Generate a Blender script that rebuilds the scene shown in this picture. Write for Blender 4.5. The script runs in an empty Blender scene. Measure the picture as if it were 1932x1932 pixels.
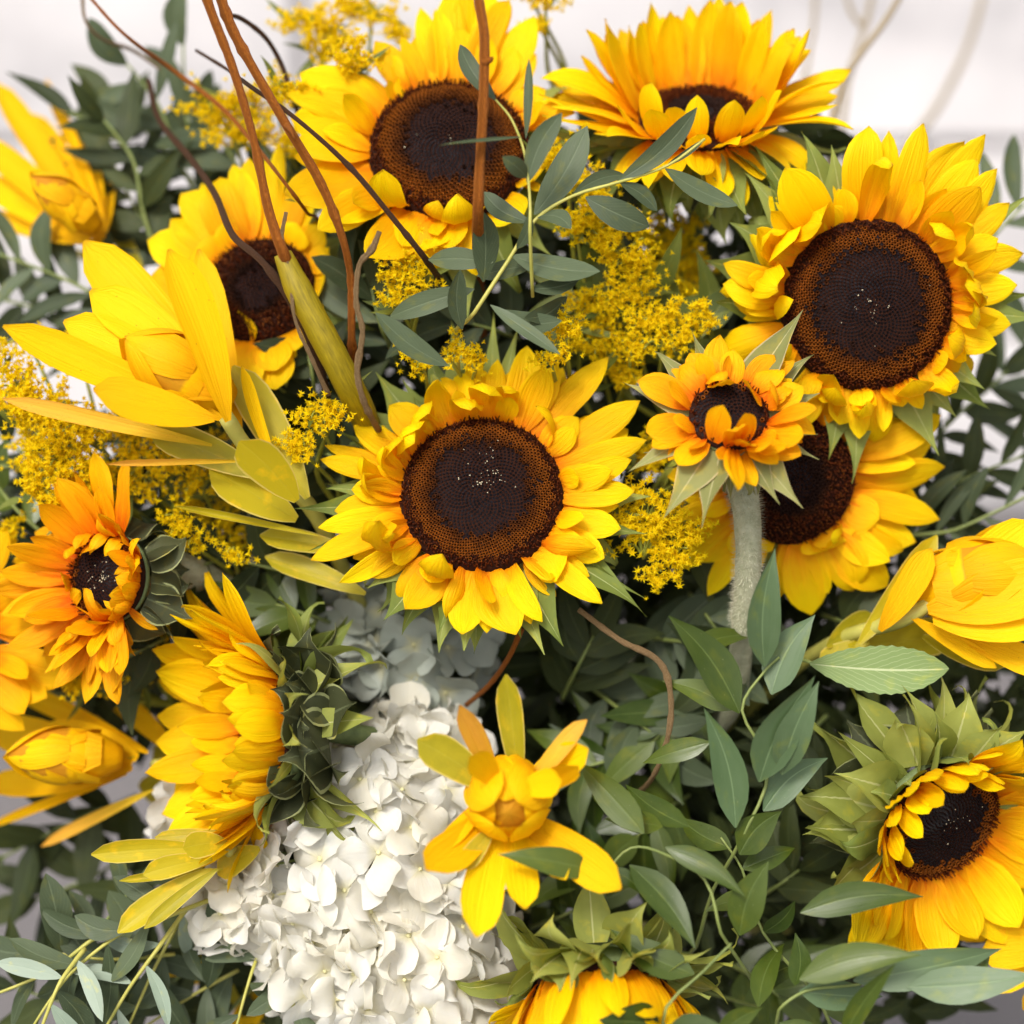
import bpy, math, random
import numpy as np
from mathutils import Vector, Matrix
R_ = math.radians
rnd = random.Random(7)
SC = bpy.context.scene
COL = SC.collection

# ------------------------------------------------------------------ camera
PITCH = R_(25)
FW = Vector((0, math.cos(PITCH), -math.sin(PITCH)))
UP = Vector((0, math.sin(PITCH), math.cos(PITCH)))
RT = Vector((1, 0, 0))
O = Vector((0, 0, 0.58))          # centre of the bouquet's front
DIST = 1.0
FRAME = 0.45                      # metres across the frame at the front flower
PX = FRAME / 1932
cam_d = bpy.data.cameras.new('camera')
cam = bpy.data.objects.new('camera', cam_d); COL.objects.link(cam)
cam.location = O - FW * DIST
cam.rotation_euler = (math.pi / 2 - PITCH, 0, 0)
cam_d.sensor_width = 36
cam_d.lens = 36 * DIST / FRAME
cam_d.clip_start = 0.05; cam_d.clip_end = 500
cam_d.dof.use_dof = True
cam_d.dof.focus_distance = DIST - 0.012
cam_d.dof.aperture_fstop = 3.2
SC.camera = cam
# ------------------------------------------------------------------ light
SUN_DIR = Vector((-0.28, -0.50, 0.82)).normalized()
elev = math.asin(SUN_DIR.z)
w = bpy.data.worlds.new('World'); SC.world = w; w.use_nodes = True
nt = w.node_tree; bg = nt.nodes['Background']
sky = nt.nodes.new('ShaderNodeTexSky'); sky.sky_type = 'NISHITA'; sky.sun_disc = False
sky.sun_elevation = elev; sky.sun_rotation = math.atan2(SUN_DIR.x, SUN_DIR.y)
sky.dust_density = 4.0; sky.air_density = 1.0; sky.ozone_density = 1.0
hs_ = nt.nodes.new('ShaderNodeHueSaturation'); hs_.inputs['Saturation'].default_value = 0.30   # thin overcast: paler sky
nt.links.new(sky.outputs[0], hs_.inputs['Color']); nt.links.new(hs_.outputs[0], bg.inputs[0]); bg.inputs[1].default_value = 0.135
sd = bpy.data.lights.new('sun', 'SUN'); sd.energy = 1.5; sd.angle = R_(14); sd.color = (1, 0.95, 0.88)
so = bpy.data.objects.new('sun', sd); COL.objects.link(so)
so.rotation_euler = SUN_DIR.to_track_quat('Z', 'Y').to_euler()
SC.view_settings.view_transform = 'Standard'; SC.view_settings.look = 'None'
SC.view_settings.exposure = 0.80; SC.view_settings.gamma = 1

# ------------------------------------------------------------------ frames
def V(x, y, z):                   # camera-oriented direction -> world
    return RT * x + UP * y - FW * z
def P(x, y, z=0.0):               # photograph pixel (1932 wide) at z metres in front of the front plane
    k = (DIST - z) / DIST * PX
    return O + V((x - 966) * k, -(y - 966) * k, z)
def L(px, z=0.0): return px * PX * (DIST - z) / DIST

# ------------------------------------------------------------------ materials
def nodes(name):
    m = bpy.data.materials.new(name); m.use_nodes = True
    t = m.node_tree; b = t.nodes['Principled BSDF']
    return m, t, b
def N(t, typ, **kw):
    n = t.nodes.new(typ)
    for k, v in kw.items(): setattr(n, k, v)
    return n
def math_n(t, op, a, b=None, c=None):
    n = N(t, 'ShaderNodeMath', operation=op)
    for i, v in enumerate((a, b, c)):
        if v is None: continue
        if hasattr(v, 'links'): t.links.new(v, n.inputs[i])
        else: n.inputs[i].default_value = v
    return n.outputs[0]
def mixc(t, f, a, b, mode='MIX'):
    n = N(t, 'ShaderNodeMix', data_type='RGBA', blend_type=mode)
    for i, v in ((0, f), (6, a), (7, b)):
        if hasattr(v, 'links'): t.links.new(v, n.inputs[i])
        elif i == 0: n.inputs[0].default_value = v
        else: n.inputs[i].default_value = (*v, 1)
    return n.outputs[2]
def ramp(t, f, stops):
    n = N(t, 'ShaderNodeValToRGB'); t.links.new(f, n.inputs[0])
    e = n.color_ramp.elements
    while len(e) < len(stops): e.new(0.5)
    for el, (p, c) in zip(e, stops): el.position = p; el.color = (*c, 1)
    return n.outputs[0]
def noise(t, vec, scale, detail=3, rough=0.55):
    n = N(t, 'ShaderNodeTexNoise'); n.inputs['Scale'].default_value = scale
    n.inputs['Detail'].default_value = detail; n.inputs['Roughness'].default_value = rough
    if vec is not None: t.links.new(vec, n.inputs['Vector'])
    return n.outputs['Fac']
def uvparts(t):
    tc = N(t, 'ShaderNodeTexCoord'); s = N(t, 'ShaderNodeSeparateXYZ')
    t.links.new(tc.outputs['UV'], s.inputs[0])
    return s.outputs[0], s.outputs[1], tc
def stretch(t, u, v, su, sv):
    oi = N(t, 'ShaderNodeObjectInfo')
    c = N(t, 'ShaderNodeCombineXYZ')
    t.links.new(math_n(t, 'MULTIPLY', u, su), c.inputs[0])
    t.links.new(math_n(t, 'MULTIPLY', v, sv), c.inputs[1])
    t.links.new(math_n(t, 'MULTIPLY', oi.outputs['Random'], 37.0), c.inputs[2])
    return c.outputs[0], oi.outputs['Random']
def bump(t, b, h, strength, dist):
    n = N(t, 'ShaderNodeBump'); n.inputs['Strength'].default_value = strength
    n.inputs['Distance'].default_value = dist
    t.links.new(h, n.inputs['Height']); t.links.new(n.outputs[0], b.inputs['Normal'])
    return n
def translucent(t, b, col, fac, nb=None):
    tr = N(t, 'ShaderNodeBsdfTranslucent'); mx = N(t, 'ShaderNodeMixShader')
    mx.inputs[0].default_value = fac
    if hasattr(col, 'links'): t.links.new(col, tr.inputs[0])
    else: tr.inputs[0].default_value = (*col, 1)
    if nb: t.links.new(nb.outputs[0], tr.inputs['Normal'])
    t.links.new(b.outputs[0], mx.inputs[1]); t.links.new(tr.outputs[0], mx.inputs[2])
    t.links.new(mx.outputs[0], t.nodes['Material Output'].inputs[0])

def petal_mat(name, base, mid, tip, tr=0.35, vein=0.16):
    m, t, b = nodes(name); u, v, tc = uvparts(t)
    vec, r = stretch(t, u, v, 9.0, 0.7)
    st = noise(t, vec, 1.6, 4, 0.6)
    vec2, _ = stretch(t, u, v, 2.2, 2.0)
    bl = noise(t, vec2, 1.2, 2)
    vv = math_n(t, 'ADD', v, math_n(t, 'MULTIPLY', math_n(t, 'SUBTRACT', bl, 0.5), 0.5))
    c = ramp(t, vv, [(0.0, base), (0.36, mid), (0.85, tip)])
    dark = mixc(t, 1.0, c, (1.0, 0.80, 0.5), 'MULTIPLY')
    f = math_n(t, 'MULTIPLY', math_n(t, 'GREATER_THAN', st, -1), math_n(t, 'SMOOTH_MIN', math_n(t, 'MULTIPLY', math_n(t, 'MAXIMUM', math_n(t, 'SUBTRACT', 0.52, st), 0.0), 6 * vein * 2), 1.0, 0.05))
    c = mixc(t, f, c, dark)
    sp = N(t, 'ShaderNodeTexVoronoi'); sp.inputs['Scale'].default_value = 2.2; sv_, _ = stretch(t, u, v, 2.5, 5.0); t.links.new(sv_, sp.inputs['Vector'])
    spot = math_n(t, 'MULTIPLY', math_n(t, 'LESS_THAN', sp.outputs['Distance'], 0.055 if name.find('cone') >= 0 else 0.02), 0.65)
    c = mixc(t, spot, c, (0.30, 0.07, 0.01))
    wilt = math_n(t, 'MULTIPLY', math_n(t, 'MAXIMUM', math_n(t, 'SUBTRACT', math_n(t, 'ADD', v, math_n(t, 'MULTIPLY', st, 0.1)), 1.01), 0.0), 9.0)
    c = mixc(t, math_n(t, 'MINIMUM', wilt, 0.6), c, (0.45, 0.14, 0.02))
    hs = N(t, 'ShaderNodeHueSaturation')
    t.links.new(math_n(t, 'MULTIPLY_ADD', r, 0.018, 0.490), hs.inputs['Hue'])
    t.links.new(math_n(t, 'MULTIPLY_ADD', r, 0.16, 0.88), hs.inputs['Value'])
    t.links.new(c, hs.inputs['Color']); c = hs.outputs[0]
    t.links.new(c, b.inputs['Base Color'])
    b.inputs['Roughness'].default_value = 0.55
    b.inputs['Specular IOR Level'].default_value = 0.12
    nb = bump(t, b, st, 0.7, 0.0012)
    translucent(t, b, c, tr, nb)
    return m
def leaf_mat(name, c1, c2, vein, rough=0.35, tr=0.15, side=True, spec=0.5, edge=None, blot=0.5, veinamt=0.6):
    m, t, b = nodes(name); u, v, tc = uvparts(t)
    vec, r = stretch(t, u, v, 2.0, 3.0)
    n1 = noise(t, vec, 1.5, 4, 0.6)
    k = math_n(t, 'ADD', math_n(t, 'MULTIPLY', n1, blot), math_n(t, 'MULTIPLY', r, 0.85))
    k = math_n(t, 'SUBTRACT', k, 0.15)
    n = N(t, 'ShaderNodeClamp'); t.links.new(k, n.inputs[0]); k = n.outputs[0]
    c = mixc(t, k, c1, c2)
    au = math_n(t, 'ABSOLUTE', math_n(t, 'SUBTRACT', u, 0.5))
    mid = math_n(t, 'MULTIPLY', math_n(t, 'LESS_THAN', au, 0.022), veinamt)
    hgt = math_n(t, 'SMOOTH_MIN', math_n(t, 'MULTIPLY', au, 6), 0.5, 0.2)
    if side:
        ph = math_n(t, 'SUBTRACT', math_n(t, 'MULTIPLY', v, 60.0), math_n(t, 'MULTIPLY', au, 55.0))
        sw = math_n(t, 'SINE', ph)
        sv = math_n(t, 'MULTIPLY', math_n(t, 'MAXIMUM', math_n(t, 'SUBTRACT', sw, 0.86), 0.0), 3.0 * veinamt)
        mid = math_n(t, 'MAXIMUM', mid, sv)
        hgt = math_n(t, 'ADD', hgt, math_n(t, 'MULTIPLY', sv, -0.3))
    else:
        vecs, _ = stretch(t, u, v, 14.0, 0.6)
        hgt = math_n(t, 'ADD', hgt, math_n(t, 'MULTIPLY', noise(t, vecs, 1.5, 2), 0.35))
    c = mixc(t, mid, c, vein)
    if edge is not None:
        e = math_n(t, 'MULTIPLY', math_n(t, 'GREATER_THAN', au, 0.455), 0.8)
        c = mixc(t, e, c, edge)
    vo = N(t, 'ShaderNodeTexVoronoi'); vo.inputs['Scale'].default_value = 3.0; vv_, _ = stretch(t, u, v, 2.0, 4.5); t.links.new(vv_, vo.inputs['Vector'])
    c = mixc(t, math_n(t, 'MULTIPLY', math_n(t, 'LESS_THAN', vo.outputs['Distance'], 0.05), 0.55), c, (0.30, 0.30, 0.20))
    nz_ = noise(t, vv_, 0.9, 3); yl = math_n(t, 'MULTIPLY', math_n(t, 'MAXIMUM', math_n(t, 'SUBTRACT', nz_, 0.56), 0.0), 4.0)
    c = mixc(t, math_n(t, 'MINIMUM', yl, 0.55), c, mixc(t, 1.0, c, (1.7, 1.35, 0.6), 'MULTIPLY'))
    t.links.new(c, b.inputs['Base Color'])
    rr_ = math_n(t, 'MULTIPLY_ADD', n1, 0.35, rough - 0.12); t.links.new(rr_, b.inputs['Roughness'])
    b.inputs['Specular IOR Level'].default_value = spec
    nb = bump(t, b, hgt, 0.35, 0.0006)
    translucent(t, b, mixc(t, 1.0, c, (1.3, 1.25, 0.5), 'MULTIPLY'), tr, nb)
    return m
def plain(name, c1, c2=None, rough=0.6, scale=60, bs=0.4, bd=0.001, spec=0.4, tr=0, st=None):
    m, t, b = nodes(name); tc = N(t, 'ShaderNodeTexCoord')
    vec = tc.outputs['Object']
    if st:
        mp = N(t, 'ShaderNodeMapping'); mp.inputs['Scale'].default_value = st
        t.links.new(tc.outputs['UV'], mp.inputs[0]); vec = mp.outputs[0]
    n = noise(t, vec, scale, 5, 0.6)
    c = ramp(t, n, [(0.3, c1), (0.7, c2 or c1)])
    t.links.new(c, b.inputs['Base Color']); b.inputs['Roughness'].default_value = rough
    b.inputs['Specular IOR Level'].default_value = spec
    nb = bump(t, b, n, bs, bd)
    if tr: translucent(t, b, c, tr, nb)
    return m
M = {}
M['petal'] = petal_mat('sunflower_petal', (0.90, 0.25, 0.001), (0.97, 0.53, 0.001), (0.98, 0.67, 0.002))
M['petal_o'] = petal_mat('orange_petal', (0.80, 0.15, 0.001), (0.92, 0.36, 0.001), (0.95, 0.50, 0.002), 0.3, 0.25)
M['petal_d'] = petal_mat('deep_petal', (0.88, 0.22, 0.001), (0.96, 0.48, 0.001), (0.96, 0.58, 0.002))
M['bract'] = leaf_mat('bract_green', (0.10, 0.14, 0.018), (0.28, 0.32, 0.075), (0.50, 0.53, 0.24), 0.6, 0.25, False, 0.25, veinamt=0.45)
M['bract_dry'] = leaf_mat('bract_dry', (0.14, 0.15, 0.045), (0.28, 0.28, 0.10), (0.48, 0.44, 0.24), 0.7, 0.2, False, 0.2, edge=(0.45, 0.38, 0.2))
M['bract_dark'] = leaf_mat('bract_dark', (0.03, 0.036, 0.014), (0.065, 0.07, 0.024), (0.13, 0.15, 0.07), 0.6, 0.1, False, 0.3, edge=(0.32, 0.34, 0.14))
M['bract_yel'] = leaf_mat('bract_yellow_green', (0.17, 0.20, 0.03), (0.38, 0.40, 0.09), (0.55, 0.55, 0.25), 0.55, 0.3, False, 0.3)
M['calyx'] = plain('calyx_green', (0.09, 0.12, 0.04), (0.16, 0.20, 0.07), 0.7, 200)
M['leu'] = petal_mat('yellow_conebush_bract', (0.86, 0.45, 0.002), (0.96, 0.55, 0.002), (0.97, 0.59, 0.003), 0.3, 0.10)
M['leu_or'] = petal_mat('orange_conebush_bract', (0.88, 0.46, 0.003), (0.95, 0.54, 0.002), (0.93, 0.56, 0.006), 0.3, 0.10)
M['leu_pale'] = petal_mat('pale_conebush_bract', (0.70, 0.50, 0.02), (0.88, 0.55, 0.04), (0.90, 0.50, 0.06), 0.3, 0.10)
M['leu_ol'] = leaf_mat('olive_conebush_leaf', (0.28, 0.25, 0.006), (0.50, 0.40, 0.008), (0.50, 0.44, 0.05), 0.45, 0.3, False, 0.35, edge=(0.62, 0.50, 0.12), blot=0.9, veinamt=0.15)
M['ruscus'] = leaf_mat('ruscus_leaf', (0.020, 0.042, 0.003), (0.085, 0.118, 0.012), (0.14, 0.19, 0.05), 0.30, 0.14, False, 0.45, veinamt=0.4)
M['ruscus_pale'] = leaf_mat('ruscus_leaf_pale', (0.060, 0.105, 0.035), (0.12, 0.175, 0.085), (0.20, 0.28, 0.13), 0.42, 0.10, False, 0.45, veinamt=0.4)
M['euc'] = leaf_mat('eucalyptus_leaf', (0.030, 0.045, 0.018), (0.085, 0.112, 0.055), (0.17, 0.21, 0.12), 0.5, 0.10, True, 0.3, veinamt=0.35)
M['euc_pale'] = leaf_mat('eucalyptus_leaf_pale', (0.20, 0.26, 0.19), (0.32, 0.38, 0.30), (0.35, 0.42, 0.32), 0.55, 0.15, True, 0.3, veinamt=0.3)
M['dark_leaf'] = leaf_mat('leaf_painted_shade', (0.012, 0.020, 0.004), (0.042, 0.055, 0.012), (0.07, 0.09, 0.03), 0.55, 0.08, False, 0.25)  # leaf colour darkened, shade of the inner and rear foliage painted in
M['serr'] = leaf_mat('serrated_leaf', (0.16, 0.24, 0.07), (0.24, 0.32, 0.11), (0.50, 0.55, 0.30), 0.5, 0.2, True, 0.4, veinamt=0.9)
M['stem_g'] = plain('green_stem', (0.13, 0.17, 0.04), (0.22, 0.26, 0.07), 0.5, 90)
M['stem_y'] = plain('yellow_stem', (0.34, 0.33, 0.06), (0.48, 0.44, 0.10), 0.5, 90)
M['stem_olive'] = plain('olive_stem', (0.17, 0.125, 0.002), (0.34, 0.25, 0.004), 0.45, 3, st=(12, 1, 1), bs=0.25)
M['stem_hair'] = plain('hairy_stem', (0.26, 0.27, 0.16), (0.42, 0.41, 0.28), 0.85, 260, bs=0.8)
M['hair'] = plain('plant_hair', (0.6, 0.58, 0.42), None, 0.9)
M['tw_or'] = plain('twig_orange', (0.20, 0.045, 0.004), (0.46, 0.15, 0.015), 0.55, 4, st=(9, 3, 1), bs=0.8, bd=.003, spec=.2)
M['tw_br'] = plain('twig_brown', (0.035, 0.014, 0.006), (0.11, 0.05, 0.022), 0.65, 5, st=(8, 6, 1), bs=.8, bd=.003, spec=.2)
M['tw_tan'] = plain('twig_tan', (0.22, 0.12, 0.045), (0.50, 0.34, 0.17), 0.7, 5, st=(9, 4, 1), bs=1.0, bd=.003, spec=.15)
M['tw_gray'] = plain('twig_grey', (0.26, 0.20, 0.13), (0.38, 0.31, 0.21), 0.7, 5, st=(8, 20, 1))
M['disc'] = plain('disc_brown', (0.015, 0.005, 0.003), (0.03, 0.009, 0.004), 0.9, 900, spec=.1)
M['fl_bud'] = plain('closed_disc_bud', (0.004, 0.003, 0.004), (0.015, 0.012, 0.015), 0.42, 300, spec=0.3)
def rim_mat():
    m, t, b = nodes('open_floret_rim'); u, v, tc = uvparts(t); n = noise(t, tc.outputs['Object'], 160, 3)
    k = math_n(t, 'ADD', u, math_n(t, 'MULTIPLY', math_n(t, 'SUBTRACT', n, 0.5), 0.25))
    k = math_n(t, 'ADD', k, math_n(t, 'MULTIPLY', math_n(t, 'SUBTRACT', v, 0.5), 0.08))
    c = ramp(t, k, [(0.50, (0.020, 0.008, 0.005)), (0.68, (0.12, 0.032, 0.004)), (0.84, (0.27, 0.075, 0.006)), (0.97, (0.09, 0.018, 0.002))])
    t.links.new(c, b.inputs['Base Color']); b.inputs['Roughness'].default_value = 0.7; b.inputs['Specular IOR Level'].default_value = 0.12
    return m
M['fl_hole'] = plain('floret_hole', (0.008, 0.002, 0.001), (0.012, 0.003, 0.002), 0.9, 300, spec=.05)
M['fl_rim'] = rim_mat()
M['fl_spike'] = plain('floret_anther', (0.03, 0.005, 0.002), (0.13, 0.028, 0.004), 0.8, 300, spec=.1)
M['pollen'] = plain('pollen', (0.75, 0.66, 0.45), None, 0.6)
M['gold'] = plain('goldenrod_floret', (0.80, 0.58, 0.004), (0.98, 0.82, 0.01), 0.6, 300, tr=0.5, spec=.1)
M['gold_leaf'] = leaf_mat('goldenrod_leaf', (0.07, 0.10, 0.01), (0.16, 0.18, 0.02), (0.2, 0.22, 0.04), 0.5, 0.2, False, 0.4)
M['gold_stem'] = plain('goldenrod_stem', (0.20, 0.22, 0.02), (0.34, 0.34, 0.04), 0.6, 90)
def hyd_mat(name, a, b_, tr):
    m, t, b = nodes(name); u, v, tc = uvparts(t)
    vec, r = stretch(t, u, v, 3.0, 2.0); n = noise(t, vec, 1.6, 4)
    c = mixc(t, math_n(t, 'MULTIPLY', math_n(t, 'ADD', n, r), 0.55), a, b_)
    c = mixc(t, math_n(t, 'MULTIPLY', math_n(t, 'MAXIMUM', math_n(t, 'SUBTRACT', 0.28, v), 0.0), 2.2), c, (0.72, 0.66, 0.34))
    t.links.new(c, b.inputs['Base Color']); b.inputs['Roughness'].default_value = 0.6
    b.inputs['Specular IOR Level'].default_value = 0.25
    vec2, _ = stretch(t, u, v, 9.0, 1.2)
    nb = bump(t, b, noise(t, vec2, 1.5, 3), 0.4, 0.0006); translucent(t, b, c, tr, nb)
    return m
M['hyd'] = hyd_mat('hydrangea_petal', (0.80, 0.75, 0.60), (0.82, 0.82, 0.79), 0.42)
M['hyd_g'] = hyd_mat('hydrangea_petal_painted_shade', (0.36, 0.40, 0.34), (0.50, 0.53, 0.47), 0.25)  # whitish petals greyed: shade under the main flower put into the colour
M['hyd_c'] = plain('hydrangea_centre', (0.62, 0.58, 0.28), (0.72, 0.68, 0.4), 0.6)

# ------------------------------------------------------------------ mesh helpers
def mesh(name, verts, faces, mats=(), uvs=None, mi=None, smooth=True):
    me = bpy.data.meshes.new(name); me.from_pydata([tuple(v) for v in verts], [], faces)
    for m in mats: me.materials.append(m)
    if uvs is not None:
        lay = me.uv_layers.new(name='UVMap')
        idx = np.empty(len(me.loops), dtype=np.int32); me.loops.foreach_get('vertex_index', idx)
        lay.data.foreach_set('uv', np.asarray(uvs, dtype=np.float32)[idx].ravel())
    if mi is not None: me.polygons.foreach_set('material_index', mi)
    if smooth: me.polygons.foreach_set('use_smooth', [True] * len(me.polygons))
    me.update(); return me
def link(name, data, parent=None):
    o = bpy.data.objects.new(name, data); COL.objects.link(o)
    if parent is not None: o.parent = parent
    return o
def empty(name, loc, label, cat, group=None, mat=None):
    o = bpy.data.objects.new(name, None); COL.objects.link(o); o.empty_display_size = 0.02
    if mat is not None: o.matrix_world = Matrix.Translation(loc) @ mat.to_4x4()
    else: o.location = loc
    o['label'] = label; o['category'] = cat
    if group: o['group'] = group
    return o
def tag(o, label, cat, group=None, kind=None):
    if label: o['label'] = label
    if cat: o['category'] = cat
    if group: o['group'] = group
    if kind: o['kind'] = kind
    return o

PROF = {
 'petal': [(0, .40), (.15, .70), (.38, .97), (.6, 1), (.78, .82), (.91, .47), (1, .03)],
 'petal_round': [(0, .34), (.2, .75), (.5, 1), (.72, .95), (.88, .62), (.96, .32), (1, .05)],
 'bract': [(0, .85), (.15, 1), (.35, .88), (.55, .55), (.72, .26), (.87, .09), (1, .01)],
 'ruscus': [(0, .05), (.08, .42), (.25, .92), (.4, 1), (.6, .82), (.8, .45), (.93, .14), (1, .01)],
 'euc': [(0, .05), (.12, .45), (.32, .85), (.55, 1), (.75, .85), (.9, .48), (.97, .2), (1, .03)],
 'leu': [(0, .16), (.2, .60), (.5, .92), (.72, 1), (.87, .8), (.95, .48), (1, .08)],
 'hyd': [(0, .14), (.18, .55), (.42, .94), (.66, 1), (.84, .82), (.95, .48), (1, .16)],
 'bract_b': [(0, .6), (.25, .92), (.5, 1), (.75, .85), (.9, .5), (1, .05)],
 'bract_o': [(0, .7), (.15, .93), (.35, 1), (.55, .78), (.7, .42), (.84, .14), (1, .01)],
 'round': [(0, .1), (.15, .65), (.4, 1), (.65, .97), (.85, .65), (1, .05)],
}
def prof(kind, t):
    p = PROF[kind]
    sl = [(b[1] - a[1]) / (b[0] - a[0]) for a, b in zip(p, p[1:])]
    tg = [sl[0]] + [0 if a * b <= 0 else 2 * a * b / (a + b) for a, b in zip(sl, sl[1:])] + [sl[-1]]
    for k in range(len(p) - 1):
        (a, x), (b, y) = p[k], p[k + 1]
        if t <= b or k == len(p) - 2:
            h = b - a; q = (t - a) / h
            return (2 * q ** 3 - 3 * q * q + 1) * x + (q ** 3 - 2 * q * q + q) * h * tg[k] + (3 * q * q - 2 * q ** 3) * y + (q ** 3 - q * q) * h * tg[k + 1]
def blade(kind, asp, bend=0., bp=1.3, cup=0., roll=0., twist=0., ripple=0., groove=0., side=0., nx=4, ny=9, chord=True, seed=0, serr=0., hook=0.):
    """Unit-length blade along +Y, width asp, face +Z. bend: total bend (rad), cup: cross curl (rad each side)."""
    r = random.Random(seed); ph = r.uniform(0, 6.28); ph2 = r.uniform(0, 6.28)
    cy = cz = cx = 0.0; cent = []; prev = 0.
    for j in range(ny + 1):
        t = j / ny
        tt = t if kind in ('bract',) else t
        a = bend * (tt ** bp) + hook * max(0, (tt - .6) / .4) ** 1.5
        s = side * math.sin(math.pi * tt)
        if j:
            am = (a + prev) / 2
            cy += math.cos(am) / ny; cz += math.sin(am) / ny
        prev = a; cent.append((s, cy, cz, a))
    verts = []; uvs = []
    for j, (sx, y, z, a) in enumerate(cent):
        t = j / ny; wd = prof(kind, t) * asp / 2
        if serr: wd *= 1 + serr * ((j % 2) * 2 - 1) * (0 if j in (0, ny) else 1)
        cu = cup * (0.5 + 0.5 * t) + roll * t
        tw = twist * t
        for i in range(nx + 1):
            s = -1 + 2 * i / nx
            if abs(cu) > 1e-3: px = wd * math.sin(cu * s) / cu; pz = wd * (1 - math.cos(cu * s)) / cu
            else: px = wd * s; pz = 0
            pz += ripple * asp * s * s * math.sin(7.5 * t + ph + (2.2 if s > 0 else 0)) * min(1, t * 3)
            pz += groove * wd * (math.cos(s * 3.2 * math.pi) - 1) * 0.5
            px, pz = px * math.cos(tw) - pz * math.sin(tw), px * math.sin(tw) + pz * math.cos(tw)
            verts.append((px + sx, y - pz * math.sin(a), z + pz * math.cos(a)))
            uvs.append(((s + 1) / 2, t))
    v = np.array(verts)
    if chord:
        e = np.array([0, cent[-1][1], cent[-1][2]]); ln = np.linalg.norm(e); e /= ln
        c, s = e[1], e[2]
        y = (v[:, 1] * c + v[:, 2] * s) / ln; z = (-v[:, 1] * s + v[:, 2] * c) / ln
        v = np.stack([v[:, 0], y, z], 1)
    faces = [(j * (nx + 1) + i, j * (nx + 1) + i + 1, (j + 1) * (nx + 1) + i + 1, (j + 1) * (nx + 1) + i) for j in range(ny) for i in range(nx)]
    return v, faces, uvs
POOL = {}
def pool(name, mat, kind, variants):
    POOL[name] = [mesh(name, *blade(kind, **vv)[:2], (mat,), blade(kind, **vv)[2]) for vv in variants]
def vset(n, asp, seed, **rng):
    r = random.Random(seed); out = []
    for i in range(n):
        d = {k: (r.uniform(*v) if isinstance(v, tuple) else v) for k, v in rng.items()}
        d['asp'] = asp; d['seed'] = seed * 100 + i; out.append(d)
    return out
ASP = 0.36
for nm in ('petal', 'petal_o', 'petal_d'):
    pool(nm + '_flat', M[nm], 'petal', vset(10, ASP, 3, bend=(-0.7, 0.15), cup=(-.5, .9), twist=(-.35, .35), ripple=(0, .07), groove=(.10, .32), side=(-.08, .08), hook=(-.9, .6), nx=6, ny=10)
         + [dict(v_) for v_ in vset(4, ASP, 31, bend=(-0.5, 0.1), cup=(-.2, .6), twist=(-.2, .2), ripple=(0, .05), groove=(.1, .3), nx=6, ny=10)])
    pool(nm + '_curl', M[nm], 'petal_round', vset(8, 0.5, 4, bend=(1.4, 2.9), bp=(.8, 1.5), cup=(.6, 1.6), roll=(0, .8), twist=(-.7, .7), ripple=(.04, .12), groove=(.05, .2), nx=6, ny=10, chord=False)
         + vset(4, 0.5, 5, bend=(-2.6, -1.2), bp=(1.2, 2.0), cup=(-1.2, -.4), twist=(-.6, .6), ripple=(.04, .1), groove=.1, nx=6, ny=10, chord=False))
    pool(nm + '_cup', M[nm], 'petal', vset(8, ASP, 6, bend=(0.1, 0.7), cup=(.2, .9), twist=(-.25, .25), ripple=(0, .06), groove=(.1, .32), hook=(-1.0, .5), nx=6, ny=10, chord=False))
for nm in ('bract', 'bract_dry', 'bract_dark', 'bract_yel'):
    pool(nm + '_o', M[nm], 'bract_o', vset(10, 0.7, 18, bend=(-1.5, 1.0), cup=(-.3, 1.5), twist=(-.9, .9), ripple=(0, .1), hook=(-2.4, 2.2), nx=5, ny=10, chord=False))
    pool(nm, M[nm], 'bract', vset(10, 0.55, 8, bend=(-1.2, .7), cup=(.1, 1.3), twist=(-.8, .8), ripple=(0, .06), hook=(-2.2, 1.8), nx=4, ny=10, chord=False))
    pool(nm + '_flat', M[nm], 'bract', vset(8, 0.55, 9, bend=(-.6, .3), cup=(.1, .8), twist=(-.3, .3), ripple=(0, .05), hook=(-.6, .6), nx=4, ny=10))
for nm, kd in (('leu', 'leu'), ('leu_or', 'leu'), ('leu_pale', 'leu'), ('leu_ol', 'leu')):
    pool(nm, M[nm], kd, vset(6, 0.33, 10, bend=(-.35, .35), cup=(.2, .7), twist=(-.15, .15), groove=(0, .06), side=(-.03, .03), nx=4, ny=9))
    if nm == 'leu': pool('leu_ball', M[nm], 'bract_b', vset(5, .75, 51, bend=(.85, 1.10), bp=.9, cup=(.75, 1.0), groove=.03, side=(-.03, .03), nx=6, ny=10, chord=False))
    pool(nm + '_in', M[nm], kd, vset(4, 0.6, 11, bend=(.7, 1.0), cup=(.8, 1.1), groove=.04, nx=6, ny=9))
for nm, kd, asp in (('ruscus', 'ruscus', .36), ('ruscus_pale', 'ruscus', .36), ('euc', 'euc', .26), ('euc_pale', 'euc', .26), ('dark_leaf', 'ruscus', .34), ('gold_leaf', 'ruscus', .2), ('serr', 'euc', .33)):
    pool(nm, M[nm], kd, vset(7, asp, 12, bend=(-.75, .35), cup=(.1, .7), twist=(-.35, .35), ripple=(0, .03), side=(-.09, .09), nx=4, ny=10 if nm != 'serr' else 26, serr=.03 if nm == 'serr' else 0))
pool('euc_round', M['euc'], 'round', vset(4, .7, 13, bend=(-.4, .3), cup=(.1, .5), nx=4, ny=7))
pool('hyd', M['hyd'], 'hyd', vset(12, .95, 14, bend=(-1.3, .8), cup=(-.7, 1.0), twist=(-.6, .6), ripple=(.08, .20), nx=8, ny=10, chord=False))
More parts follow.
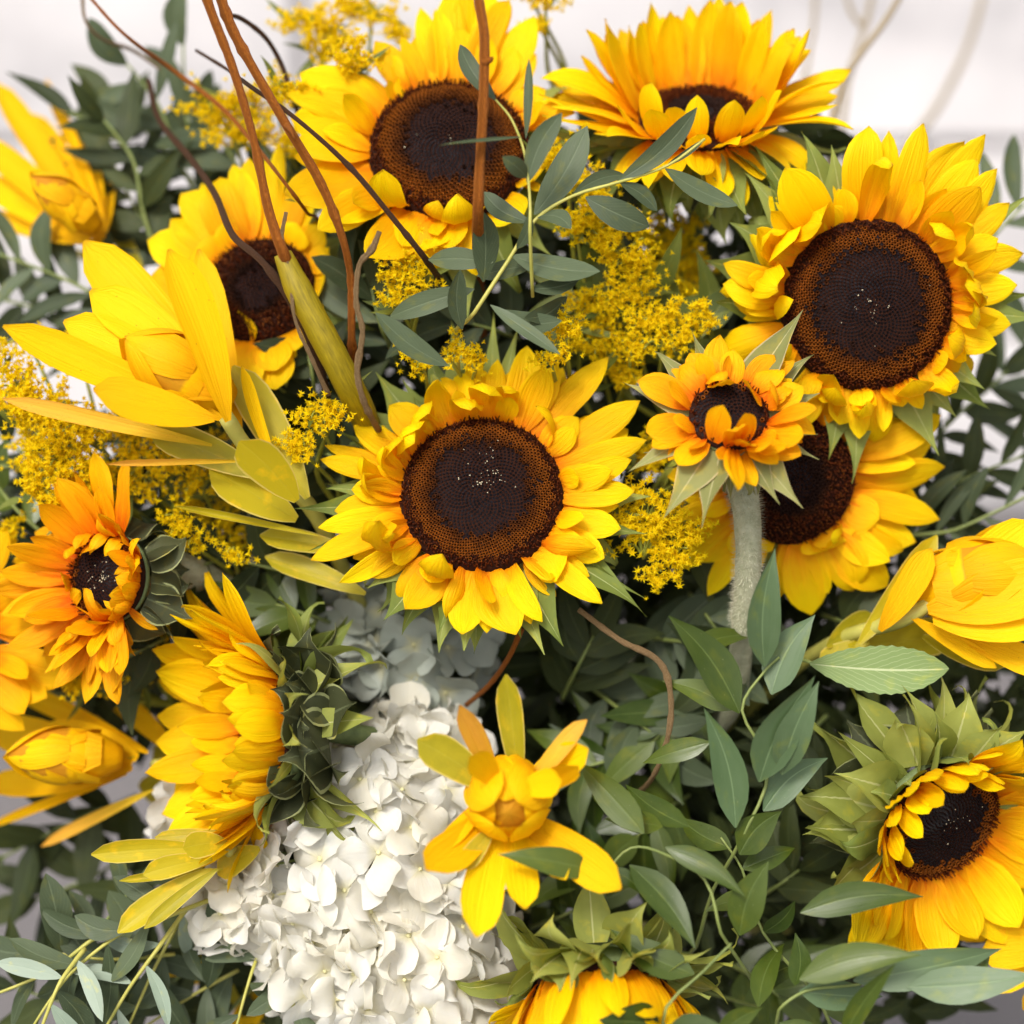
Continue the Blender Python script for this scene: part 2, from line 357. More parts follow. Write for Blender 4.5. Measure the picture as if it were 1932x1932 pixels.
pool('hyd_g', M['hyd_g'], 'hyd', vset(6, .95, 15, bend=(-.8, .5), cup=(-.3, .7), twist=(-.3, .3), ripple=(.03, .08), nx=6, ny=9, chord=False))
ASPS = {'flat': ASP, 'cup': ASP, 'curl': .5}
def asp_of(pn):
    for k, v in (('_curl', .5), ('_in', .6), ('_ball', .75), ('petal', ASP), ('_or', .33), ('_ol', .33), ('_o', .7), ('bract', .55), ('petal', ASP), ('leu', .33), ('euc_round', .7), ('euc', .26), ('dark', .34), ('gold', .2), ('serr', .33), ('ruscus', .36), ('hyd', .95)):
        if k in pn: return v
def frame(y, n):
    y = y.normalized(); x = y.cross(n)
    if x.length < 1e-5: x = y.orthogonal()
    x.normalize(); z = x.cross(y)
    return Matrix((x, y, z)).transposed()
def place(name, pn, parent, b, t, wd, n, roll=0., var=None):
    """blade from b to t (parent-local), width wd"""
    ms = POOL[pn]; me = ms[rnd.randrange(len(ms)) if var is None else var % len(ms)]
    d = t - b; ln = d.length
    o = link(name, me, parent)
    mt = frame(d, n) @ Matrix.Rotation(roll, 3, 'Y')
    s = Matrix.Diagonal((wd / asp_of(pn), ln, ln))
    o.matrix_basis = Matrix.Translation(b) @ (mt @ s).to_4x4()
    return o
def spline(pts, n):
    pts = [Vector(p) for p in pts]; out = []
    q = [pts[0] * 2 - pts[1]] + pts + [pts[-1] * 2 - pts[-2]]
    for i in range(len(pts) - 1):
        a, b, c, d = q[i:i + 4]
        for k in range(n):
            t = k / n; ll = (c - b).length; m1 = (c - a).normalized() * min(ll, (b - a).length * 1.2); m2 = (d - b).normalized() * min(ll, (d - c).length * 1.2)
            out.append((2 * t ** 3 - 3 * t * t + 1) * b + (t ** 3 - 2 * t * t + t) * m1 + (3 * t * t - 2 * t ** 3) * c + (t ** 3 - t * t) * m2)
    out.append(pts[-1]); return out
def tube_data(pts, rads, n=4, sides=8, knob=0., seed=1, verts=None, faces=None, uvs=None):
    r = random.Random(seed)
    c = spline(pts, n) if n > 1 else [Vector(p) for p in pts]
    m = len(c); verts = [] if verts is None else verts; faces = [] if faces is None else faces; uvs = [] if uvs is None else uvs
    base = len(verts); ref = None; ln = 0
    for i, p in enumerate(c):
        t = (c[min(i + 1, m - 1)] - c[max(i - 1, 0)]).normalized()
        if i: ln += (c[i] - c[i - 1]).length
        if ref is None: ref = t.orthogonal().normalized()
        ref = (ref - t * ref.dot(t)).normalized(); bn = t.cross(ref)
        f = i / (m - 1) * (len(rads) - 1); k = min(int(f), len(rads) - 2) if len(rads) > 1 else 0
        rr = rads[0] if len(rads) == 1 else rads[k] + (rads[k + 1] - rads[k]) * (f - k)
        rr *= 1 + r.uniform(-knob, knob)
        if knob > .05 and r.random() < .08: rr *= 1.2
        for s in range(sides):
            a = 2 * math.pi * s / sides
            verts.append(p + ref * (math.cos(a) * rr) + bn * (math.sin(a) * rr)); uvs.append((s / sides, ln * 40))
    for i in range(m - 1):
        for s in range(sides):
            a = base + i * sides + s; b = base + i * sides + (s + 1) % sides
            faces.append((a, b, b + sides, a + sides))
    faces.append(tuple(base + s for s in reversed(range(sides))))
    faces.append(tuple(base + (m - 1) * sides + s for s in range(sides)))
    return verts, faces, uvs
def tube(name, pts, rads, mat, parent=None, n=4, sides=8, knob=0., seed=1):
    v, f, u = tube_data(pts, rads, n, sides, knob, seed)
    return link(name, mesh(name, v, f, (mat,), u), parent)
def lathe(name, prof_, mat, parent, seg=36):
    verts = []; faces = []
    for r, z in prof_:
        for s in range(seg):
            a = 2 * math.pi * s / seg; verts.append((r * math.cos(a), r * math.sin(a), z))
    for i in range(len(prof_) - 1):
        for s in range(seg):
            a = i * seg + s; b = i * seg + (s + 1) % seg
            faces.append((a, b, b + seg, a + seg))
    faces.append(tuple(reversed(range(seg)))); faces.append(tuple((len(prof_) - 1) * seg + s for s in range(seg)))
    return link(name, mesh(name, verts, faces, (mat,)), parent)
BIND = O + Vector((0.0, 0.20, -0.36))   # where the stems are tied, low inside the bouquet

# ------------------------------------------------------------------ setting
def wall_and_ground():
    # pavement
    m, t, b = nodes('grey_pavement'); tc = N(t, 'ShaderNodeTexCoord')
    n1 = noise(t, tc.outputs['Object'], 6, 5); n2 = noise(t, tc.outputs['Object'], 140, 4, 0.7)
    c = mixc(t, n1, (0.085, 0.078, 0.08), (0.15, 0.135, 0.135))
    c = mixc(t, math_n(t, 'MULTIPLY', n2, 0.5), c, (0.19, 0.18, 0.18))
    t.links.new(c, b.inputs['Base Color']); b.inputs['Roughness'].default_value = 0.85
    bump(t, b, n2, 0.6, 0.003)
    g = 60
    o = link('ground', mesh('ground', [(-g, -g, 0), (g, -g, 0), (g, g, 0), (-g, g, 0)], [(0, 1, 2, 3)], (m,), smooth=False)); o['kind'] = 'structure'
    # white painted brick wall
    mw, t, b = nodes('white_painted_brick'); tc = N(t, 'ShaderNodeTexCoord'); oi = N(t, 'ShaderNodeObjectInfo')
    n1 = noise(t, tc.outputs['Object'], 5, 4); n2 = noise(t, tc.outputs['Object'], 90, 4)
    c = ramp(t, n1, [(0.36, (0.46, 0.44, 0.445)), (0.5, (0.68, 0.645, 0.64)), (0.68, (0.80, 0.765, 0.755))])
    c = mixc(t, math_n(t, 'MULTIPLY', oi.outputs['Random'], 0.3), c, (0.50, 0.485, 0.49))
    t.links.new(c, b.inputs['Base Color']); b.inputs['Roughness'].default_value = 0.8
    bump(t, b, n2, 0.4, 0.002)
    mm = plain('white_mortar', (0.34, 0.33, 0.335), (0.42, 0.40, 0.41), 0.9, 60)
    y0 = 1.25
    x0, x1, hh = -4.0, 4.0, 2.6
    v = [(x0, y0 + .012, 0), (x1, y0 + .012, 0), (x1, y0 + .25, 0), (x0, y0 + .25, 0)]
    v += [(a, b_, hh) for a, b_, _ in v]
    fs = [(0, 1, 5, 4), (1, 2, 6, 5), (2, 3, 7, 6), (3, 0, 4, 7), (4, 5, 6, 7), (3, 2, 1, 0)]
    wall = link('brick_wall', mesh('brick_wall', v, fs, (mm,), smooth=False))
    tag(wall, 'white painted brick wall, out of focus behind the whole bouquet', 'wall')
    # bricks: bevelled blocks sharing one mesh
    bw, bh, bd, e = 0.39, 0.185, 0.05, 0.004
    vs = []
    for (sx, sz, yy) in ((bw / 2, bh / 2, bd), (bw / 2, bh / 2, e), (bw / 2 - e, bh / 2 - e, 0)):
        vs += [(-sx, yy, -sz), (sx, yy, -sz), (sx, yy, sz), (-sx, yy, sz)]
    fs = [(8, 9, 10, 11)]
    for k in (0, 4):
        for i in range(4): fs.append((k + i, k + (i + 1) % 4, k + 4 + (i + 1) % 4, k + 4 + i))
    bm_ = mesh('brick', vs, fs, (mw,), smooth=False)
    px, pz = bw + .012, bh + .012
    r = random.Random(5)
    for row in range(9):
        for k in range(-4, 5):
            xx = k * px + (px / 2 if row % 2 else 0)
            o = link('brick', bm_, wall); o.location = (xx, y0 - .004 + r.uniform(-.003, .003), 0.095 + row * pz)
            if r.random() < .5: o.rotation_euler = (0, math.pi, 0)
            o.rotation_euler.z = 0
wall_and_ground()

# ------------------------------------------------------------------ sunflower
def a0_(x, y): return math.atan2(y, x)
def floret_mesh(R, prof_z, n, inner, seed, specks=0, ring=.9):
    r = random.Random(seed); verts = []; faces = []; mi = []
    uv = []
    ga = math.pi * (3 - math.sqrt(5)); d = R * math.sqrt(math.pi / n) * .54
    for i in range(n):
        rr = math.sqrt((i + .5) / n); a = i * ga
        while len(uv) < len(verts): uv.append(last)
        last = (rr, r.random())
        x, y = R * rr * math.cos(a), R * rr * math.sin(a); z = prof_z(rr) ; b = len(verts)
        jl = r.uniform(.8, 1.2); ri = inner * (1 + .03 * math.sin(a0_(x, y) * 3 + seed) + r.gauss(0, .10))
        if rr < ri:             # closed buds
            h = d * 1.3 * jl; lean = .7 * d
            for s in range(5):
                q = a + s * 2 * math.pi / 5; verts.append((x + d * 1.02 * math.cos(q), y + d * 1.02 * math.sin(q), z - d * .3))
            verts.append((x - math.cos(a) * lean, y - math.sin(a) * lean, z + h))
            for s in range(5): faces.append((b + s, b + (s + 1) % 5, b + 5)); mi.append(0)
        elif rr < ring + r.uniform(-.05, .03):   # opened tubes
            h = d * 1.5 * jl
            for lev, (q_, zz) in enumerate(((1.0, -.2 * d), (.98, h), (.66, h * .8), (.5, h * .0))):
                for s in range(6):
                    q = a + s * math.pi / 3; verts.append((x + d * q_ * math.cos(q), y + d * q_ * math.sin(q), z + zz))
            for lev in range(3):
                for s in range(6):
                    faces.append((b + lev * 6 + s, b + lev * 6 + (s + 1) % 6, b + lev * 6 + 6 + (s + 1) % 6, b + lev * 6 + 6 + s)); mi.append(1 if lev < 2 else 2)
            faces.append(tuple(b + 18 + s for s in range(6))); mi.append(2)
        else:                   # anthers standing out
            for q in range(2):
                b = len(verts); h = d * r.uniform(2.0, 4.6); tx, ty = r.uniform(-1, 1) * d * 1.3, r.uniform(-1, 1) * d * 1.3
                w_ = d * .42
                for s in range(4):
                    g = s * math.pi / 2; verts.append((x + w_ * math.cos(g), y + w_ * math.sin(g), z))
                for s in range(4):
                    g = s * math.pi / 2; verts.append((x + tx + w_ * .7 * math.cos(g), y + ty + w_ * .7 * math.sin(g), z + h))
                for s in range(4): faces.append((b + s, b + (s + 1) % 4, b + 4 + (s + 1) % 4, b + 4 + s)); mi.append(3)
                faces.append((b + 4, b + 5, b + 6, b + 7)); mi.append(1 if r.random() < .35 else 3)
    for i in range(specks):
        rr = abs(r.gauss(0, .30)); a = r.uniform(0, 6.28) if r.random() < .4 else seed * 1.3 + r.gauss(0, .8); x, y = R * rr * math.cos(a), R * rr * math.sin(a) + .04 * R; z = prof_z(min(1, rr)) + d * 1.3
        s_ = d * r.uniform(.15, .42); b = len(verts)
        verts += [(x + s_, y, z), (x, y + s_, z), (x - s_, y, z), (x, y - s_, z), (x, y, z + s_), (x, y, z - s_)]
        for f in ((0, 1, 4), (1, 2, 4), (2, 3, 4), (3, 0, 4)): faces.append(tuple(b + q for q in f)); mi.append(4)
    while len(uv) < len(verts): uv.append(last)
    return mesh('disc_florets', verts, faces, (M['fl_bud'], M['fl_rim'], M['fl_hole'], M['fl_spike'], M['pollen']), uv, mi=mi, smooth=False)

def sunflower(label, c, z, Rpx, n, pet='petal', tips=(), gen=None, bracts=(), nflo=900, inner=.58, dome=.10, specks=40,
              fill=18, lift=.05, br=None, bmat='bract', seed=1, stem=None, stem_mat='calyx', back=True, whorl=None, ring=.9):
    global rnd
    rnd = random.Random(seed * 13 + 5)
    nz = V(*n).normalized(); up = (UP - nz * UP.dot(nz)).normalized(); rx = up.cross(nz).normalized()
    mat = Matrix((rx, up, nz)).transposed(); c3 = P(c[0], c[1], z); R = L(Rpx, z)
    root = empty('sunflower', c3, label, 'sunflower', 'sunflowers of the bouquet', mat)
    inv = mat.transposed()
    pz = lambda rr: dome * R * (1 - rr * rr) + .05 * R * math.exp(-((rr - .72) / .16) ** 2) - .06 * R * math.exp(-(rr / .2) ** 2)
    prof_ = [(0.001, pz(0))] + [(R * q, pz(q)) for q in (.15, .3, .45, .6, .72, .84, .93)] + [(R, pz(1) - .02 * R), (R * 1.03, -.08 * R), (R * .98, -.2 * R)]
    disc = lathe('disc', prof_[::-1], M['disc'], root, 40)
    fl = link('disc_florets', floret_mesh(R * .99, pz, nflo, inner, seed, specks, ring), disc); fl['kind'] = 'stuff'
    if back:
        q = [(R * 1.02, -.16 * R), (R * 1.0, -.30 * R), (R * .82, -.46 * R), (R * .5, -.62 * R), (R * .24, -.78 * R), (R * .17, -1.0 * R)]
        lathe('receptacle', q[::-1], M['calyx'], root, 28)
    def onplane(px, py, lift_=0.):          # photograph pixel -> flower plane (local), raised by lift_
        w0 = P(px, py, z); cl = cam.location; d = (w0 - cl).normalized()
        pc = c3 + nz * lift_; k = (pc - cl).dot(nz) / d.dot(nz)
        return inv @ (cl + d * k - c3)
    rads = []
    for tp in tips:
        x, y, wd = tp[:3]; st = tp[3] if len(tp) > 3 else 'flat'; lf = tp[4] if len(tp) > 4 else lift
        t0 = onplane(x, y); a = math.atan2(t0.y, t0.x); ln = max(t0.length - R * .9, .3 * R)
        tl = onplane(x, y, lf * ln)
        if st == 'curl':
            wd *= 1.25; ln_ = max((tl.length - R), .36 * R) * 2.3
            e = rnd.uniform(.1, .6); b_ = Vector((math.cos(a), math.sin(a), 0)) * R * .97 + Vector((0, 0, -.05 * R))
            tt = b_ + Vector((math.cos(a) * math.cos(e), math.sin(a) * math.cos(e), math.sin(e))) * ln_
        else:
            ab = a + rnd.uniform(-.04, .04); b_ = Vector((math.cos(ab) * R * .94, math.sin(ab) * R * .94, -.08 * R)); tt = tl
            rads.append((a, (tl - b_).length))
        nh = Vector((-math.cos(a) * .25, -math.sin(a) * .25, 1))
        place('petal', pet + '_' + st, root, b_, tt, L(wd, z), nh, rnd.uniform(-.3, .3))
    if tips and fill:
        rads.sort()
        for k in range(fill):
            a = -math.pi + 2 * math.pi * (k + rnd.uniform(.2, .8)) / fill
            near = sorted(rads, key=lambda q: abs((q[0] - a + math.pi) % (2 * math.pi) - math.pi))[:2]
            ln = .5 * (near[0][1] + near[1][1]) * rnd.uniform(.72, .92)
            b_ = Vector((math.cos(a) * R * .95, math.sin(a) * R * .95, -.14 * R)); e = rnd.uniform(-.12, .10) + lift * .6
            tt = b_ + Vector((math.cos(a) * math.cos(e), math.sin(a) * math.cos(e), math.sin(e))) * ln
            place('petal', pet + '_flat', root, b_, tt, ln * rnd.uniform(.33, .45), Vector((0, 0, 1)), rnd.uniform(-.4, .4))
    for k in range(whorl or 0):
        a = -math.pi + 2 * math.pi * (k + rnd.uniform(0, 1)) / whorl; e = rnd.uniform(.05, .85); st_ = rnd.choice(('cup', 'cup', 'curl', 'flat'))
        near = sorted(rads, key=lambda q: abs((q[0] - a + math.pi) % (2 * math.pi) - math.pi))[:2]; ln = .5 * (near[0][1] + near[1][1]) * rnd.uniform(.42, .78)
        b_ = Vector((math.cos(a) * R * .985, math.sin(a) * R * .985, -.02 * R)); aa = a + rnd.uniform(-.25, .25)
        tt = b_ + Vector((math.cos(aa) * math.cos(e), math.sin(aa) * math.cos(e), math.sin(e))) * ln * (1.5 if st_ == 'curl' else 1)
        place('petal', pet + '_' + st_, root, b_, tt, max(ln * rnd.uniform(.38, .55), .3 * R), Vector((-math.cos(a) * math.sin(e), -math.sin(a) * math.sin(e), math.cos(e))), rnd.uniform(-.8, .8))
    if gen:
        for (cnt, l0, l1, e0, e1, wd, st, arc, zoff) in gen:
            a0, a1 = arc
            for k in range(cnt):
                a = R_(a0 + (a1 - a0) * (k + .5 + rnd.uniform(-.35, .35)) / cnt); e = R_(rnd.uniform(e0, e1)); ln = L(rnd.uniform(l0, l1), z)
                b_ = Vector((math.cos(a) * R * .97, math.sin(a) * R * .97, zoff * R))
                d = Vector((math.cos(a) * math.cos(e), math.sin(a) * math.cos(e), math.sin(e)))
                nh = Vector((-math.cos(a) * math.sin(e), -math.sin(a) * math.sin(e), math.cos(e)))
                place('petal', pet + '_' + st, root, b_, b_ + d * ln, L(wd * rnd.uniform(.75, 1.15), z), nh, rnd.uniform(-.35, .35))
    for tp in bracts:
        x, y, wd = tp[:3]; lf = tp[3] if len(tp) > 3 else -.15; bm = tp[4] if len(tp) > 4 else bmat
        t0 = onplane(x, y); a = math.atan2(t0.y, t0.x); b_ = Vector((math.cos(a) * R * .98, math.sin(a) * R * .98, -.28 * R))
        tl = onplane(x, y, lf * (t0.length - R * .8))
        place('bract', bm + '_flat', root, b_, tl, L(wd * 1.45, z), Vector((0, 0, 1)), rnd.uniform(-.35, .35))
    if br:
        for (cnt, l0, l1, e0, e1, wd, arc, zoff, bm) in br:
            a0, a1 = arc
            for k in range(cnt):
                a = R_(a0 + (a1 - a0) * (k + .5 + rnd.uniform(-.3, .3)) / cnt); e = R_(rnd.uniform(e0, e1)); ln = L(rnd.uniform(l0, l1), z)
                rb = 1.0 if zoff > -.4 else .85
                b_ = Vector((math.cos(a) * R * rb, math.sin(a) * R * rb, zoff * R))
                d = Vector((math.cos(a) * math.cos(e), math.sin(a) * math.cos(e), math.sin(e)))
                nh = Vector((-math.cos(a) * math.sin(e), -math.sin(a) * math.sin(e), math.cos(e)))
                place('bract', bm, root, b_, b_ + d * ln, L(wd * rnd.uniform(.8, 1.3), z), nh, rnd.uniform(-.3, .3) * (3 if bm.endswith('_o') else 1))
    if stem is None:
        pts = [c3 - nz * R * .9, c3 - nz * R * 1.9 + Vector((0, .005, -.01)), (c3 - nz * R * 3 + BIND) / 2 + Vector((0, .02, 0)), BIND]
        rr = [R * .18, R * .16, .005, .005]
    else: pts, rr = stem
    m4 = root.matrix_world.inverted() if False else (Matrix.Translation(c3) @ mat.to_4x4()).inverted()
    tube('stem', [m4 @ Vector(p) for p in pts], rr, M[stem_mat], root, 5, 10, .03)
    return root, m4

Z5 = lambda x, y: (531.3 + x * .4, 579.6 + y * .4)
Z6 = lambda x, y: (1159.2 + x * .4, 579.6 + y * .4)
def zz(f, lst): return [(*f(t[0], t[1]), *t[2:]) for t in lst]

# 1 main flower ------------------------------------------------------------
sunflower('largest fully open sunflower, at the centre of the bouquet, dark disc facing the viewer', (908, 930), 0.0, 152, (-.02, .34, .94),
    tips=zz(Z5, [(1160, 182, 78), (1020, 245, 42), (1300, 265, 58), (1542, 235, 66), (1690, 440, 62), (1722, 625, 50), (1665, 868, 62), (1600, 1045, 60), (1522, 1185, 60), (1512, 1398, 52),
                 (1230, 1485, 44), (1105, 1545, 98), (850, 1542, 74), (585, 1425, 76), (272, 1300, 42), (138, 1192, 56), (172, 1040, 46), (250, 960, 60), (182, 718, 44), (203, 650, 34), (340, 555, 62), (505, 465, 70), (640, 500, 52), (1650, 720, 56), (1400, 520, 60),
                 (700, 385, 34, 'flat', .25), (1480, 770, 60, 'flat', .2), (1560, 770, 50, 'flat', .3), (430, 780, 50, 'flat', .3), (420, 1100, 80, 'flat', .25), (700, 1300, 55, 'flat', .3), (1300, 1290, 70, 'flat', .2), (330, 860, 55, 'flat', .2),
                 (810, 430, 60, 'curl'), (900, 350, 58, 'curl'), (970, 360, 60, 'curl'), (1060, 400, 56, 'curl'), (760, 480, 56, 'curl'), (600, 600, 60, 'curl'), (530, 700, 56, 'curl'), (520, 780, 50, 'curl'),
                 (760, 520, 66, 'curl'), (860, 450, 60, 'curl'), (640, 560, 66, 'curl'), (940, 430, 60, 'curl'), (470, 880, 60, 'curl'), (560, 640, 60, 'curl'), (420, 1180, 70, 'curl'), (900, 1350, 70, 'curl'), (700, 1330, 64, 'curl'), (1020, 1330, 50, 'curl'), (650, 1250, 50, 'curl'), (1340, 1150, 50, 'curl'), (480, 1000, 60, 'curl')]),
    bracts=zz(Z5, [(800, 60, 62), (1000, 10, 34), (1130, 70, 34), (680, 180, 50), (570, 340, 50), (870, 230, 90), (1590, 185, 40), (240, 570, 40), (60, 950, 55), (200, 860, 44), (130, 1150, 40), (480, 1480, 90), (400, 1330, 60), (860, 1620, 95), (1130, 1560, 80),
                  (1330, 1600, 80), (1720, 1460, 66), (1710, 1370, 30), (1760, 890, 55), (1720, 1070, 50), (1700, 700, 50), (430, 540, 60), (700, 300, 80), (620, 420, 70), (740, 1540, 60), (1240, 1640, 60), (1560, 1250, 70)]),
    br=[(8, 150, 190, -18, 8, 96, (75, 190), -.3, 'bract'), (7, 140, 175, -28, 4, 96, (205, 300), -.3, 'bract'), (5, 150, 180, -20, 5, 80, (305, 400), -.3, 'bract')],
    nflo=1500, inner=.62, dome=.22, specks=46, fill=22, whorl=20, lift=.04, seed=1)
# 2 upper left -------------------------------------------------------------
Z2 = lambda x, y: (483 + x * .35, y * .35)
sunflower('open sunflower at the top with the orange twig standing in front of its brown disc', (848, 278), -.035, 150, (.02, .42, .9),
    tips=zz(Z2, [(235, 395, 95), (165, 500, 60), (185, 640, 105), (200, 780, 90), (640, 222, 58), (560, 400, 60), (780, 195, 32), (885, 40, 48), (965, 50, 44), (1050, -60, 60), (1150, -90, 70), (1260, -60, 70), (1360, 0, 62), (1495, 85, 74), (1510, 290, 52), (1640, 545, 60), (1725, 610, 44), (1560, 480, 56),
                 (155, 1045, 120), (330, 1240, 70), (440, 1210, 90), (600, 1390, 100), (790, 1330, 54), (920, 1350, 66), (1050, 1340, 70), (1170, 1160, 60), (1440, 1160, 80), (1560, 900, 60), (1640, 860, 50), (1400, 250, 70), (1100, 150, 66, 'flat', .3), (760, 420, 60, 'flat', .3),
                 (1000, 1240, 80, 'curl'), (900, 1150, 76, 'curl'), (1100, 1200, 60, 'curl'), (1150, 1280, 50, 'curl'), (700, 1200, 60, 'curl')]),
    br=[(14, 120, 190, -30, 10, 75, (150, 390), -.3, 'bract'), (8, 110, 150, -20, 10, 70, (0, 180), -.3, 'bract')],
    nflo=1200, inner=.57, dome=.2, specks=6, fill=22, whorl=14, lift=.18, seed=2)
# 3 top right, seen from the side ------------------------------------------
sunflower('sunflower at the upper right tipped back, its disc a thin dark strip', (1318, 222), -.05, 112, (-.02, .81, .59),
    gen=[(18, 155, 198, 28, 54, 68, 'cup', (10, 170), -.05), (15, 145, 190, 38, 66, 66, 'cup', (5, 175), .0), (6, 150, 205, 5, 28, 58, 'flat', (-22, 25), -.05), (7, 180, 235, 5, 28, 60, 'flat', (155, 202), -.05),
         (5, 85, 115, 50, 84, 62, 'cup', (205, 335), -.02), (9, 95, 135, 20, 60, 62, 'cup', (200, 340), -.06), (13, 110, 150, -30, 15, 54, 'flat', (200, 340), -.1)],
    br=[(14, 110, 170, -60, 0, 64, (180, 360), -.2, 'bract'), (12, 120, 180, -30, 10, 60, (-30, 210), -.35, 'bract'), (10, 90, 140, -75, -35, 70, (190, 350), -.5, 'bract_dark'), (9, 110, 150, -80, -20, 70, (190, 350), -.6, 'bract_o')],
    nflo=700, inner=.3, dome=.15, specks=0, seed=3, ring=.55)
# 4 right -------------------------------------------------------------------
Z3 = lambda x, y: (1352.4 + x * .3, y * .3)
sunflower('sunflower at the right, large dark disc, small curled petals along its left side', (1637, 575), -.015, 160, (.0, -.05, 1),
    tips=zz(Z3, [(950, 795, 82), (1080, 822, 48), (1300, 775, 66), (1690, 845, 62), (1560, 885, 76), (1765, 1060, 60), (1640, 1000, 80), (430, 1055, 92, 'flat', .5), (1842, 1275, 56), (1660, 1180, 90, 'flat', .25), (1770, 1500, 60), (1932, 1592, 62), (1890, 1792, 62), (1850, 2040, 60), (1760, 2160, 60),
                 (250, 1440, 56, 'flat', .4), (40, 1660, 50), (38, 1790, 56), (180, 1960, 60), (700, 1300, 60, 'flat', .3),
                 (330, 1500, 80, 'curl'), (430, 1560, 84, 'curl'), (200, 1700, 70, 'curl'), (230, 1880, 70, 'curl'), (500, 1350, 90, 'curl'), (1560, 1500, 60, 'curl'), (1640, 1700, 64, 'curl'), (1700, 1850, 64, 'curl'), (1600, 1950, 60, 'curl'), (1480, 1420, 60, 'curl')])
      + zz(Z6, [(1155, 622, 44), (1270, 588, 36), (1060, 555, 60), (1452, 480, 34), (1360, 470, 50), (900, 560, 40), (980, 420, 50),
                (1540, 250, 60, 'curl'), (1500, 330, 60, 'curl'), (1400, 420, 64, 'curl'), (1250, 500, 60, 'curl'), (1180, 540, 54, 'curl'), (620, 160, 60, 'curl'), (1640, 190, 56, 'curl'), (1000, 480, 50, 'curl')]),
    bracts=zz(Z6, [(1750, 390, 50), (1615, 520, 56), (1530, 700, 60), (1120, 830, 50), (1010, 720, 50), (880, 0, 80, .3), (1800, 230, 60)]) + zz(Z3, [(530, 830, 76), (720, 910, 60), (240, 920, 70), (80, 1400, 90), (170, 1080, 60), (60, 1900, 80), (2000, 1200, 46), (2000, 1850, 70), (1760, 1420, 50), (2050, 2000, 60)]),
    br=[(8, 130, 180, -18, 12, 100, (105, 235), -.3, 'bract'), (7, 120, 165, -25, 5, 90, (265, 385), -.3, 'bract')],
    nflo=1700, inner=.66, dome=.25, specks=22, fill=12, whorl=22, lift=.06, seed=4)
# 5 small orange half-open --------------------------------------------------
s5, m5 = sunflower('small half open orange sunflower on a thick hairy stem, in front of two bigger ones', (1376, 782), .03, 74, (.0, .52, .85), pet='petal_o',
    tips=zz(Z6, [(108, 350, 62), (355, 215, 66), (500, 128, 54), (150, 590, 76), (175, 660, 50), (300, 745, 56), (880, 700, 52), (770, 740, 50), (580, 868, 44, 'flat', .6), (895, 375, 56), (755, 225, 56), (850, 250, 40), (560, 200, 50), (950, 600, 40)]),
    gen=[(2, 90, 110, 55, 75, 66, 'flat', (255, 290), .0), (2, 60, 80, 30, 60, 62, 'curl', (100, 150), .0), (4, 90, 120, 20, 60, 50, 'flat', (290, 350), .0), (3, 60, 85, 20, 60, 54, 'curl', (0, 60), 0), (2, 70, 90, 100, 125, 64, 'flat', (200, 330), .05), (2, 60, 80, 110, 130, 56, 'flat', (20, 120), .05)],
    bracts=zz(Z6, [(40, 355, 44), (365, 110, 36), (190, 210, 40), (890, 10, 60, .1), (940, 225, 34), (970, 405, 44), (965, 720, 36), (890, 950, 52), (780, 930, 40), (410, 1040, 52), (230, 1000, 56), (60, 780, 44), (960, 600, 40), (600, 700, 60)]),
    br=[(13, 80, 115, -60, -5, 46, (170, 370), -.4, 'bract_dry'), (9, 80, 110, -80, -30, 56, (190, 350), -.6, 'bract_dry_o')], bmat='bract_dry',
    nflo=260, inner=.9, dome=.1, specks=0, fill=6, lift=.1, whorl=9, seed=5, stem_mat='stem_hair',
    stem=([P(1392, 880, .005), P(1408, 960, 0), P(1412, 1060, -.005), P(1402, 1180, -.02), P(1370, 1350, -.06), BIND], [L(34), L(27), L(26), L(24), L(22), .006]))
# hairs on the stem
def hairs(root, m4, pts, rads, n, ln, seed):
    r = random.Random(seed); c = spline(pts, 8); v = []; f = []
    for i in range(n):
        k = r.uniform(0, len(c) - 1.01); j = int(k); p = c[j].lerp(c[j + 1], k - j); t = (c[j + 1] - c[j]).normalized()
        rr = rads[0] + (rads[1] - rads[0]) * k / len(c)
        d = Vector((r.gauss(0, 1), r.gauss(0, 1), r.gauss(0, 1))); d = (d - t * d.dot(t)).normalized()
        b = p + d * rr * .9; e = b + d * (rr * .1 + ln * r.uniform(.5, 1.2)) + t * r.uniform(-.5, .5) * ln; s = t.cross(d) * ln * .06
        q = len(v); v += [m4 @ (b - s), m4 @ (b + s), m4 @ e]; f.append((q, q + 1, q + 2))
    o = link('stem_hairs', mesh('stem_hairs', v, f, (M['hair'],), smooth=False), root); o['kind'] = 'stuff'
hairs(s5, m5, [P(1392, 890, .005), P(1408, 960, 0), P(1412, 1060, -.005), P(1402, 1180, -.02)], (L(31), L(25)), 3000, .0022, 3)
